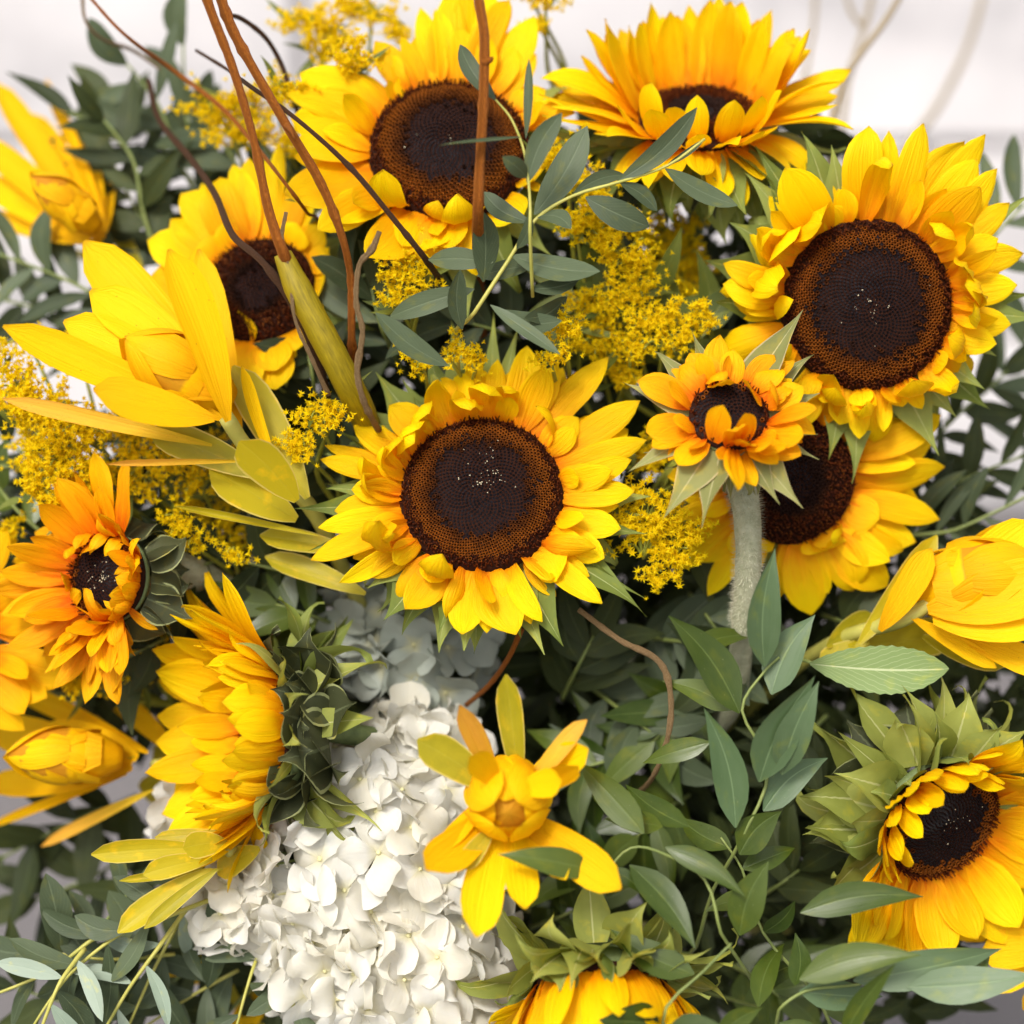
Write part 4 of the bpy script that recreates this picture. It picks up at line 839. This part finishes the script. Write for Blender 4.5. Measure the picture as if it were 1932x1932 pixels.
branch('ruscus_branch', 'glossy ruscus branch arching over the centre conebush from the right', [(1430, 1900, -.02), (1360, 1760), (1330, 1660), (1250, 1610), (1190, 1600), (1140, 1650)], 4,
    [((1215, 1572), (1088, 1435), 62), ((1120, 1642), (940, 1612), 56, .012, .01), ((1188, 1632), (1312, 1790), 66), ((1255, 1598), (1406, 1692), 46), ((1310, 1838), (1150, 1752), 66), ((1250, 1560), (1140, 1545), 44, -.03), ((1395, 1765), (1450, 1625), 78), ((1300, 1560), (1180, 1480), 50, -.03), ((1150, 1640), (1215, 1690), 30, .0)],
    .045, 'ruscus', 'stem_g', 'ruscus branches', tail=True)
branch('ruscus_branch', 'glossy ruscus branch reaching right along the bottom under the lower right sunflower', [(1440, 1932 + 60, .0), (1470, 1905), (1520, 1870), (1600, 1860), (1700, 1845), (1800, 1830)], 4,
    [((1510, 1722), (1742, 1692), 62), ((1508, 1848), (1738, 1802), 66, .01, .01), ((1610, 1850), (1890, 1790), 74, -.005, 0, 'ruscus_pale'), ((1712, 1862), (1960, 1838), 72, .01, .005, 'ruscus_pale'), ((1508, 1870), (1665, 1880), 60, -.01, 0, 'ruscus_pale'), ((1590, 1960), (1690, 1818), 42, .02, .01), ((1500, 1860), (1500, 1760), 44, -.02), ((1430, 1900), (1480, 1780), 50, -.03), ((1800, 1850), (1870, 1790), 40, -.01), ((1470, 1930), (1580, 1990), 40, .0)],
    .04, 'ruscus', 'stem_g', 'ruscus branches', tail=True)
branch('ruscus_branch', 'ruscus branch with two round dark leaves overlapping the cut off bottom sunflower', [(1420, 2000, .05), (1350, 1960), (1250, 1930), (1330, 1830), (1380, 1780)], 4,
    [((1245, 1935), (1130, 1925), 84, .01), ((1260, 1940), (1400, 1960), 76, .01), ((1350, 1960), (1440, 1900), 50)], .06, 'ruscus', 'stem_g', 'ruscus branches')
branch('ruscus_branch', 'long thin ruscus stem slanting through the gap right of the bottom sunflower', [(1590, 1990, .01), (1540, 1880), (1440, 1760), (1400, 1640), (1360, 1580)], 4,
    [((1440, 1760), (1500, 1700), 40), ((1400, 1640), (1500, 1600), 46, -.01), ((1540, 1880), (1620, 1950), 50), ((1420, 1700), (1330, 1720), 40, -.01), ((1500, 1820), (1420, 1880), 46, -.01), ((1380, 1600), (1280, 1540), 54, -.02)], .015, 'ruscus', 'stem_g', 'ruscus branches')
branch('broad_leaf', 'single broad toothed light green leaf with pale veins under the right conebush', [(1500, 1240, -.02), (1530, 1250, -.005)], 6, [((1528, 1252), (1790, 1262), 92, .0, .0, 'serr')], .0, 'serr', 'stem_g', cat='leaf', nm='leaf_blade')
# bottom left eucalyptus
rnd = random.Random(23)
def auto_branch(name, label, pts, z, n, ln, wd, mat, smat, group, srad=5, tail=False, ang=(35, 70), cat='branch', zj=.015, r=None):
    r = r or rnd
    st = spline([Vector((p[0], p[1], p[2] if len(p) > 2 else z)) for p in pts], 6); lv = []
    for k in range(n):
        f = (k + .6) / n * (len(st) - 1); j = min(int(f), len(st) - 2); p = st[j].lerp(st[j + 1], f - j); d = st[j + 1] - st[j]
        a0 = math.atan2(d.y, d.x); a = a0 + R_(r.uniform(*ang)) * (1 if k % 2 else -1) * (1 if k < n - 1 else 0)
        l_ = r.uniform(*ln); lv.append(((p.x, p.y), (p.x + l_ * math.cos(a), p.y + l_ * math.sin(a)), r.uniform(*wd), r.uniform(-zj, zj), p.z - z))
    return branch(name, label, [tuple(p) for p in st[::3]] + ([tuple(st[-1])] if (len(st) - 1) % 3 else []), srad, lv, z, mat, smat, group, cat, tail)
BL = 'eucalyptus branches'
auto_branch('eucalyptus_branch', 'yellow stemmed eucalyptus sprig fanning out to the bottom left corner', [(440, 1680, -.02), (300, 1735), (230, 1760), (130, 1840), (60, 1940)], 0, 8, (100, 170), (34, 50), 'euc', 'stem_y', BL, 5)
auto_branch('eucalyptus_branch', 'yellow eucalyptus stem crossing the left edge low in the bouquet', [(330, 1720, -.02), (180, 1770), (100, 1830), (-20, 1880)], -.005, 6, (90, 150), (34, 46), 'euc', 'stem_y', BL, 5)
auto_branch('eucalyptus_branch', 'slanting yellow eucalyptus stem left of the white hydrangea', [(370, 1690, -.02), (290, 1800), (240, 1870), (170, 1990)], 0, 6, (70, 140), (26, 40), 'euc_pale', 'stem_y', BL, 5)
auto_branch('eucalyptus_branch', 'orange tinged eucalyptus stem at the bottom, second from the hydrangea', [(360, 1700, -.03), (290, 1830), (220, 1990)], -.02, 5, (90, 140), (30, 44), 'euc', 'stem_y', BL, 4)
auto_branch('eucalyptus_branch', 'straight yellow stem beside the hydrangea at the bottom edge', [(510, 1740, -.03), (470, 1850), (430, 2000)], -.01, 5, (90, 140), (32, 44), 'euc', 'stem_y', BL, 4)
auto_branch('eucalyptus_branch', 'short yellow stem touching the hydrangea low at the bottom edge', [(585, 1800, -.03), (560, 1870), (530, 2000)], -.01, 4, (80, 130), (32, 44), 'euc', 'stem_y', BL, 4)
auto_branch('eucalyptus_branch', 'small pale eucalyptus sprig at the very bottom left corner', [(160, 1790, 0), (110, 1860), (60, 1990)], .015, 4, (90, 130), (34, 44), 'euc_pale', 'stem_y', BL, 5)
auto_branch('eucalyptus_branch', 'broad grey eucalyptus leaves lying along the lowest left yellow stem', [(330, 1800, -.03), (200, 1810), (60, 1790)], -.02, 7, (110, 170), (46, 66), 'euc', 'stem_y', BL, 4)
auto_branch('eucalyptus_branch', 'shaded eucalyptus sprig at the bottom edge left of the hydrangea', [(450, 1830, -.04), (360, 1880), (240, 1960)], -.04, 8, (110, 160), (36, 54), 'euc', 'stem_y', BL, 4)
auto_branch('eucalyptus_branch', 'deeply shaded sprig along the bottom edge in the left corner', [(300, 1900, -.07), (160, 1900), (20, 1860)], -.07, 9, (110, 170), (36, 54), 'dark_leaf', 'stem_g', BL, 4)
auto_branch('eucalyptus_branch', 'upward slanting green stem under the lower left conebush', [(150, 1800, -.03), (230, 1700), (300, 1610)], -.03, 5, (80, 130), (26, 40), 'euc', 'stem_g', BL, 4)
# darker sprays low left, far
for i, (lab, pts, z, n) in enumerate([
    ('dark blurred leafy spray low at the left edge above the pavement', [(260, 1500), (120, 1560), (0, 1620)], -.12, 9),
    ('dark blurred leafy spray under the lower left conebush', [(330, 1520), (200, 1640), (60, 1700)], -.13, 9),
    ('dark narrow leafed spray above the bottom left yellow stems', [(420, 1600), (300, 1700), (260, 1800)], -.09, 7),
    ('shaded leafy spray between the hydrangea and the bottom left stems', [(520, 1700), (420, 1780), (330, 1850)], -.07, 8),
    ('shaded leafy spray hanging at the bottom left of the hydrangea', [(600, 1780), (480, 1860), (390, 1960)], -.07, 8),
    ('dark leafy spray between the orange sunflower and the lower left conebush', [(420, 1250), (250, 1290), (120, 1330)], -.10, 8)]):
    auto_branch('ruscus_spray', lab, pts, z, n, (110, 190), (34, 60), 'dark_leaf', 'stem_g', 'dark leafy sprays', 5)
# upper left blurred foliage
rnd = random.Random(24)
UL = 'blurred leafy sprays behind the bouquet'
for lab, pts, z, n, mt in [
    ('blurred leafy spray highest at the top left against the white wall', [(430, 460), (350, 330), (300, 200), (230, 110)], -.13, 8, 'euc'),
    ('blurred upright grey sprig with a forked tip at the top left', [(370, 300), (350, 200), (345, 60)], -.14, 4, 'euc'),
    ('blurred dark spray reaching left behind the corner conebush', [(330, 420), (250, 290), (130, 210)], -.14, 9, 'dark_leaf'),
    ('blurred spray between the corner conebush and the left sunflower', [(310, 520), (270, 400), (250, 300), (190, 220)], -.11, 10, 'dark_leaf'),
    ('blurred leafy spray beneath the corner conebush at the left edge', [(300, 640), (150, 540), (0, 480)], -.10, 11, 'euc'),
    ('dark blurred spray at the left edge above the big conebush tips', [(260, 700), (120, 600), (-20, 560)], -.12, 11, 'dark_leaf'),
    ('blurred leafy spray behind the topmost twigs', [(520, 420), (460, 330), (400, 240)], -.12, 8, 'euc'),
    ('blurred dark spray just left of the curved brown twig at the top left', [(420, 420), (330, 300), (200, 180)], -.15, 12, 'dark_leaf'),
    ('dense blurred dark spray filling the space right of the corner conebush', [(380, 520), (280, 430), (210, 300)], -.13, 12, 'dark_leaf'),
    ('dark leafy spray low behind the goldenrod at the left edge', [(200, 900), (60, 860), (-40, 800)], -.10, 8, 'dark_leaf'),
    ('pale green leaf spray at the left edge below the goldenrod', [(120, 1040), (30, 960), (-30, 880)], -.06, 5, 'ruscus')]:
    auto_branch('leafy_spray', lab, pts, z, n, (90, 160), (28, 52), mt, 'stem_g', UL, 5, tail=False)
# right background foliage
for lab, pts, z, n, mt in [
    ('blurred dark spray fanning right behind the lower half of the right sunflower', [(1700, 900), (1790, 800), (1900, 700)], -.11, 9, 'dark_leaf'),
    ('blurred dark spray of narrow leaves at the right edge above the conebush', [(1660, 980), (1780, 920), (1930, 860)], -.09, 10, 'dark_leaf'),
    ('blurred grey spray at the right edge beside the right sunflower', [(1780, 800), (1880, 720), (1960, 620)], -.15, 8, 'euc'),
    ('thin blurred spray at the upper right of the right sunflower', [(1820, 520), (1880, 440), (1960, 360)], -.12, 6, 'euc'),
    ('dark spray under the drooping sunflower petals at the right', [(1580, 1080), (1700, 1020), (1800, 960)], -.08, 9, 'dark_leaf'),
    ('dark blurred spray just above the right conebush', [(1700, 1010), (1800, 1000), (1950, 930)], -.07, 8, 'euc')]:
    auto_branch('leafy_spray', lab, pts, z, n, (110, 190), (26, 48), mt, 'stem_g', UL, 5)

# interior filler sprays ------------------------------------------------------
rnd = random.Random(31)
INNER = 'shaded leafy sprays filling the inside of the bouquet'
DEEP = {'shaded leaves under the upper right sunflower': -.10, 'dark leaves between the two upper sunflowers': -.10, 'dark leaves just beneath the main sunflower': -.07}
def inner(pts_list, labs, mats, z, ln=(110, 170), wd=(40, 62)):
    for (x, y, dx, dy), lab, mt in zip(pts_list, labs, mats):
        z = DEEP.get(lab, -.045)
        auto_branch('leafy_spray', lab, [(x, y, z - .03), (x + dx * .5 + rnd.uniform(-10, 10), y + dy * .5), (x + dx, y + dy)], z, 8, ln, wd, mt, 'stem_g', INNER, 5)
spec = [
 (760, 700, -60, -160, 'dark leaves right of the thick olive stem above the main sunflower', 'euc'), (700, 900, -120, -60, 'dark leaves left of the main sunflower behind the small goldenrod tip', 'dark_leaf'),
 (600, 780, -20, -120, 'dark leaves in the gap left of the thick olive stem', 'dark_leaf'), (1150, 700, 80, -140, 'olive leaves below the middle goldenrod', 'gold_leaf'), (1250, 700, 90, -80, 'olive leaves left of the right sunflower calyx', 'gold_leaf'),
 (1180, 620, -100, -60, 'dark leaves among the middle goldenrod above the main sunflower', 'gold_leaf'), (980, 640, -130, -40, 'dark leaves directly above the main sunflower bracts', 'euc'), (1300, 400, 60, -110, 'shaded leaves under the upper right sunflower', 'dark_leaf'),
 (620, 1100, -160, -40, 'dark leaves under the conebush stem left of the main sunflower', 'dark_leaf'), (460, 1040, -120, 40, 'dark leaves around the hairy stem of the orange sunflower', 'dark_leaf'), (1200, 1200, 150, 20, 'dark round leaves to the right below the main sunflower', 'euc_round'),
 (1120, 1300, 120, 90, 'dark leaves beside the bent tan twig', 'euc'), (1060, 1320, 60, -120, 'dark leaves above the centre conebush', 'dark_leaf'), (1200, 1420, -110, 30, 'dark leaves right of the centre conebush', 'ruscus'), (1330, 1300, -100, 100, 'dark leaves between the tan twig and the ruscus branch', 'ruscus'),
 (1300, 1500, -100, 80, 'dark leaves low right of the centre conebush', 'ruscus'), (1420, 1700, 90, -60, 'dark leaves left of the lower right calyx', 'dark_leaf'), (1560, 1350, -60, 90, 'shaded leaves between the broad toothed leaf and the pale ruscus', 'dark_leaf'), (1550, 1160, 100, 40, 'shaded leaves behind the right conebush stem', 'dark_leaf'),
 (1300, 1120, 60, 80, 'grey leaves left of the hairy stem', 'euc'), (900, 1280, 40, -90, 'dark leaves just beneath the main sunflower', 'dark_leaf'), (640, 1180, -120, -40, 'dark leaves above the side-facing sunflower calyx', 'ruscus'), (1380, 1820, 90, 60, 'shaded leaves right of the bottom sunflower', 'ruscus'), (1180, 1700, -90, -60, 'shaded leaves above the bottom sunflower collar', 'ruscus'),
 (560, 1600, -110, 40, 'shaded leaves left under the side-facing sunflower', 'dark_leaf'), (350, 1180, -110, 60, 'dark leaves beneath the ragged orange sunflower', 'dark_leaf'), (1000, 1750, 100, -40, 'shaded broad leaves right of the hydrangea and under the centre conebush', 'ruscus'), (960, 1850, -60, 60, 'shaded leaves between the lower hydrangea and the bottom sunflower', 'ruscus'),
 (620, 560, 100, -60, 'dark leaves between the left and the top sunflower', 'dark_leaf'), (1130, 330, 60, -80, 'dark leaves between the two upper sunflowers', 'dark_leaf'), (1420, 1150, -70, 90, 'dark leaves behind the foot of the hairy stem', 'dark_leaf'), (1240, 900, 60, 120, 'dark leaves behind the goldenrod right of the main sunflower', 'dark_leaf')]
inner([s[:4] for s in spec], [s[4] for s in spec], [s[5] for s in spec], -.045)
# uncountable mass of small leaves deep inside, added to keep the gaps dark
def mass():
    r = random.Random(99); verts = []; faces = []; uvs = []
    bl = [blade('ruscus', asp=.34, bend=-.5, cup=.5, nx=2, ny=4, seed=s) for s in range(3)]
    C = [((930, 1000), 640, 640, -.165, .055), ((1150, 1500), 560, 460, -.14, .05), ((500, 1050), 380, 460, -.15, .05), ((1350, 560), 420, 360, -.14, .045), ((1650, 1250), 330, 420, -.13, .045), ((650, 600), 330, 320, -.14, .04), ((700, 1650), 330, 330, -.12, .04), ((1550, 1700), 330, 260, -.10, .04), ((160, 1130), 230, 260, -.13, .04)]
    for (cx, cy), rx, ry, zc, zr in C:
        n = int(rx * ry / 290)
        for i in range(n):
            a = r.uniform(0, 6.28); q = math.sqrt(r.random()); x = cx + rx * q * math.cos(a); y = cy + ry * q * math.sin(a); z = zc + r.uniform(-1, 1) * zr
            b = P(x, y, z); d = Vector((r.gauss(0, 1), r.gauss(0, 1), r.gauss(0, 1))).normalized(); l_ = r.uniform(.02, .034)
            m = np.array(frame(d, V(r.gauss(0, .5), r.gauss(0, .5), 1))); vv, ff, uu = bl[i % 3]
            pts = (vv * l_) @ m.T + np.array(b); k = len(verts); verts += list(map(tuple, pts)); uvs += uu
            faces += [tuple(k + j for j in f) for f in ff]
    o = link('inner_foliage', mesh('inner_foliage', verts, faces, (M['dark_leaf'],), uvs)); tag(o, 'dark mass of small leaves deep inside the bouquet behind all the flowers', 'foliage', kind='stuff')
mass()

# ------------------------------------------------------------------ goldenrod
def goldenrod(label, blobs, z, n, foot, seed, size=13, leaves=8):
    size *= 1.0; n = int(n * 1.25)
    r = random.Random(seed); b3 = P(*foot); root = empty('goldenrod_spray', b3, label, 'goldenrod', 'goldenrod sprays')
    sv, sf, su = [], [], []; gv, gf = [], []; tot = sum(b[2] * b[3] for b in blobs)
    for (x, y, rx, ry) in blobs:
        c = P(x, y, z); cc = c - b3
        tube_data([Vector((0, 0, 0)), cc * .5 + V(r.uniform(-.01, .01), -.005, -.01), cc + V(0, -L(ry) * .6, -.004)], [.0016, .0012, .0008], 4, 5, verts=sv, faces=sf, uvs=su)
        m = int(n * rx * ry / tot); arcs = max(3, m // 16)
        for k in range(arcs):
            a = r.uniform(0, 6.28); q = math.sqrt(r.random()); e = c + V(L(rx, z) * q * math.cos(a), L(ry, z) * q * math.sin(a), r.uniform(-.5, 1) * L(min(rx, ry), z) * .5) - b3
            s = cc + V(0, -L(ry) * .6, -.004); mid = (s + e) / 2 + V(0, .004, 0)
            tube_data([s, mid, e], [.0007, .0006, .0004], 3, 4, verts=sv, faces=sf, uvs=su)
            dirn = V(math.cos(a), math.sin(a) * .5 + .3, .3).normalized()
            for j in range(16):
                p = e + dirn * L(26) * r.gauss(0, .55) + Vector((r.gauss(0, 1), r.gauss(0, 1), r.gauss(0, 1))) * L(8.5)
                d = (V(0, .35, .8) + Vector((r.gauss(0, .6), r.gauss(0, .6), r.gauss(0, .6)))).normalized()
                R0 = L(size, z) * r.uniform(.4, .75); x_ = d.orthogonal().normalized(); y_ = d.cross(x_); b = len(gv); g0 = r.uniform(0, 6.28); nr = 6
                gv.append(p + d * R0 * .25); gv.append(p - d * R0 * .9)
                for t in range(nr * 2):
                    g = g0 + t * math.pi / nr; rr = R0 * (1 if t % 2 == 0 else .34); up = .45 if t % 2 == 0 else .0
                    gv.append(p + (x_ * math.cos(g) + y_ * math.sin(g)) * rr + d * R0 * up)
                for t in range(nr * 2):
                    gf.append((b, b + 2 + t, b + 2 + (t + 1) % (nr * 2)))
                    if t % 2: gf.append((b + 1, b + 2 + (t + 2) % (nr * 2), b + 2 + t))
    link('stem', mesh('stem', sv, sf, (M['gold_stem'],), su), root)
    o = link('florets', mesh('florets', gv, gf, (M['gold'],), smooth=False), root); o['kind'] = 'stuff'
    for k in range(leaves):
        x, y, rx, ry = blobs[k % len(blobs)]; q = P(x + r.uniform(-rx, rx), y + ry * r.uniform(.2, 1.1), z - .01)
        d = V(r.uniform(-1, 1), r.uniform(-.6, 1), r.uniform(-.3, .5)).normalized() * L(r.uniform(60, 110), z)
        place('leaf', 'gold_leaf', root, q - b3, q + d - b3, L(r.uniform(10, 18)), V(0, .3, 1))
rnd = random.Random(41)
goldenrod('blurred goldenrod at the very top, left of the top sunflower', [(580, 30, 60, 26), (640, 75, 60, 34), (700, 25, 70, 26), (760, 60, 30, 30), (610, 110, 30, 26)], -.09, 620, (760, 330, -.12), 1)
goldenrod('blurred goldenrod at the upper left under the crossing twigs', [(400, 195, 60, 24), (470, 210, 60, 40), (520, 180, 34, 30), (440, 250, 50, 26), (540, 260, 26, 40)], -.08, 620, (560, 420, -.12), 2)
goldenrod('small bright goldenrod tuft touching the top sunflower petals', [(675, 105, 34, 26), (655, 130, 24, 20), (535, 165, 40, 18)], -.04, 260, (720, 300, -.07), 3, leaves=3)
goldenrod('large goldenrod plume along the left edge under the big conebush', [(30, 720, 40, 50), (90, 770, 70, 44), (110, 850, 60, 60), (70, 920, 44, 44), (150, 800, 50, 40), (170, 920, 34, 50), (10, 690, 20, 30)], -.02, 1500, (330, 1050, -.08), 4, leaves=14)
goldenrod('goldenrod plume shaded under the big conebush bracts', [(250, 810, 60, 50), (330, 850, 70, 44), (260, 890, 50, 40), (380, 900, 40, 40), (300, 790, 60, 26)], -.035, 720, (400, 1050, -.08), 5, leaves=16)
goldenrod('small goldenrod tip left of the main sunflower', [(600, 785, 44, 22), (565, 830, 34, 34), (630, 770, 20, 14)], .0, 230, (640, 960, -.05), 6, leaves=3)
goldenrod('bright goldenrod plume in the middle right of the eucalyptus', [(1090, 430, 60, 34), (1150, 420, 50, 40), (1180, 480, 50, 40), (1070, 290, 36, 44), (1110, 350, 40, 30), (1200, 540, 40, 40), (1160, 560, 30, 30)], -.025, 1150, (1180, 760, -.08), 7, leaves=14)
goldenrod('dark amber goldenrod deep behind the middle, below the upper right sunflower', [(1270, 500, 60, 50), (1230, 450, 50, 40), (1300, 560, 50, 40), (1240, 560, 60, 50), (1290, 440, 36, 40)], -.075, 900, (1280, 760, -.12), 8, leaves=18)
goldenrod('goldenrod band left of the small orange sunflower', [(1200, 610, 40, 26), (1260, 600, 50, 24), (1310, 605, 34, 22), (1250, 645, 50, 26), (1330, 600, 26, 20), (1190, 660, 30, 20)], -.02, 480, (1260, 800, -.07), 9, leaves=8)
goldenrod('tiny goldenrod tuft above the right bracts of the main sunflower', [(1065, 608, 36, 24), (1040, 672, 30, 18)], .005, 180, (1080, 800, -.05), 10, leaves=2)
goldenrod('goldenrod tuft under the curled lower petals of the top sunflower', [(770, 510, 36, 30), (740, 545, 26, 26), (790, 560, 34, 26)], -.01, 280, (800, 720, -.06), 11, leaves=3)
goldenrod('goldenrod plume hanging right of the main sunflower, florets sharp in focus', [(1220, 960, 50, 44), (1270, 985, 50, 40), (1215, 1030, 42, 40), (1270, 1050, 44, 36), (1240, 1085, 34, 22), (1200, 930, 30, 26)], -.01, 620, (1280, 860, -.07), 12, size=15, leaves=3)
goldenrod('goldenrod tuft behind the black calyx of the ragged orange sunflower', [(335, 990, 34, 30), (365, 1020, 20, 20), (440, 1050, 20, 10)], -.02, 150, (420, 1100, -.07), 13, leaves=2)
goldenrod('shaded goldenrod between the ragged orange and the side-facing sunflower', [(150, 1270, 50, 34), (220, 1275, 60, 34), (280, 1250, 30, 40), (300, 1190, 30, 20)], -.05, 420, (330, 1330, -.09), 14, leaves=6)
goldenrod('goldenrod tuft peeping over the top bracts of the main sunflower', [(850, 668, 36, 16), (900, 680, 26, 14), (800, 690, 24, 14)], -.005, 140, (860, 800, -.06), 15, leaves=1)
goldenrod('goldenrod behind the bracts above right of the main sunflower, partly shaded', [(1130, 640, 50, 34), (1180, 700, 40, 30), (1100, 590, 40, 24), (1215, 860, 24, 40)], -.035, 520, (1180, 860, -.09), 17, leaves=8)
goldenrod('goldenrod filling the gap left of the main sunflower under the olive conebush leaves', [(430, 960, 60, 40), (370, 960, 50, 34), (480, 1010, 50, 30), (330, 1130, 40, 30), (420, 860, 40, 40)], -.06, 520, (520, 1120, -.1), 18, leaves=12)
goldenrod('goldenrod low at the left edge around the ragged orange sunflower', [(20, 1010, 40, 30), (60, 860, 40, 40), (150, 660, 60, 20), (60, 650, 50, 20), (200, 960, 50, 30)], -.045, 520, (200, 1130, -.09), 19, leaves=6)
goldenrod('out of focus goldenrod tip cut off by the top edge right of the top sunflower', [(1030, 5, 30, 16), (1000, -20, 50, 20), (1020, 40, 14, 16)], -.08, 160, (1060, 200, -.12), 16, leaves=2)
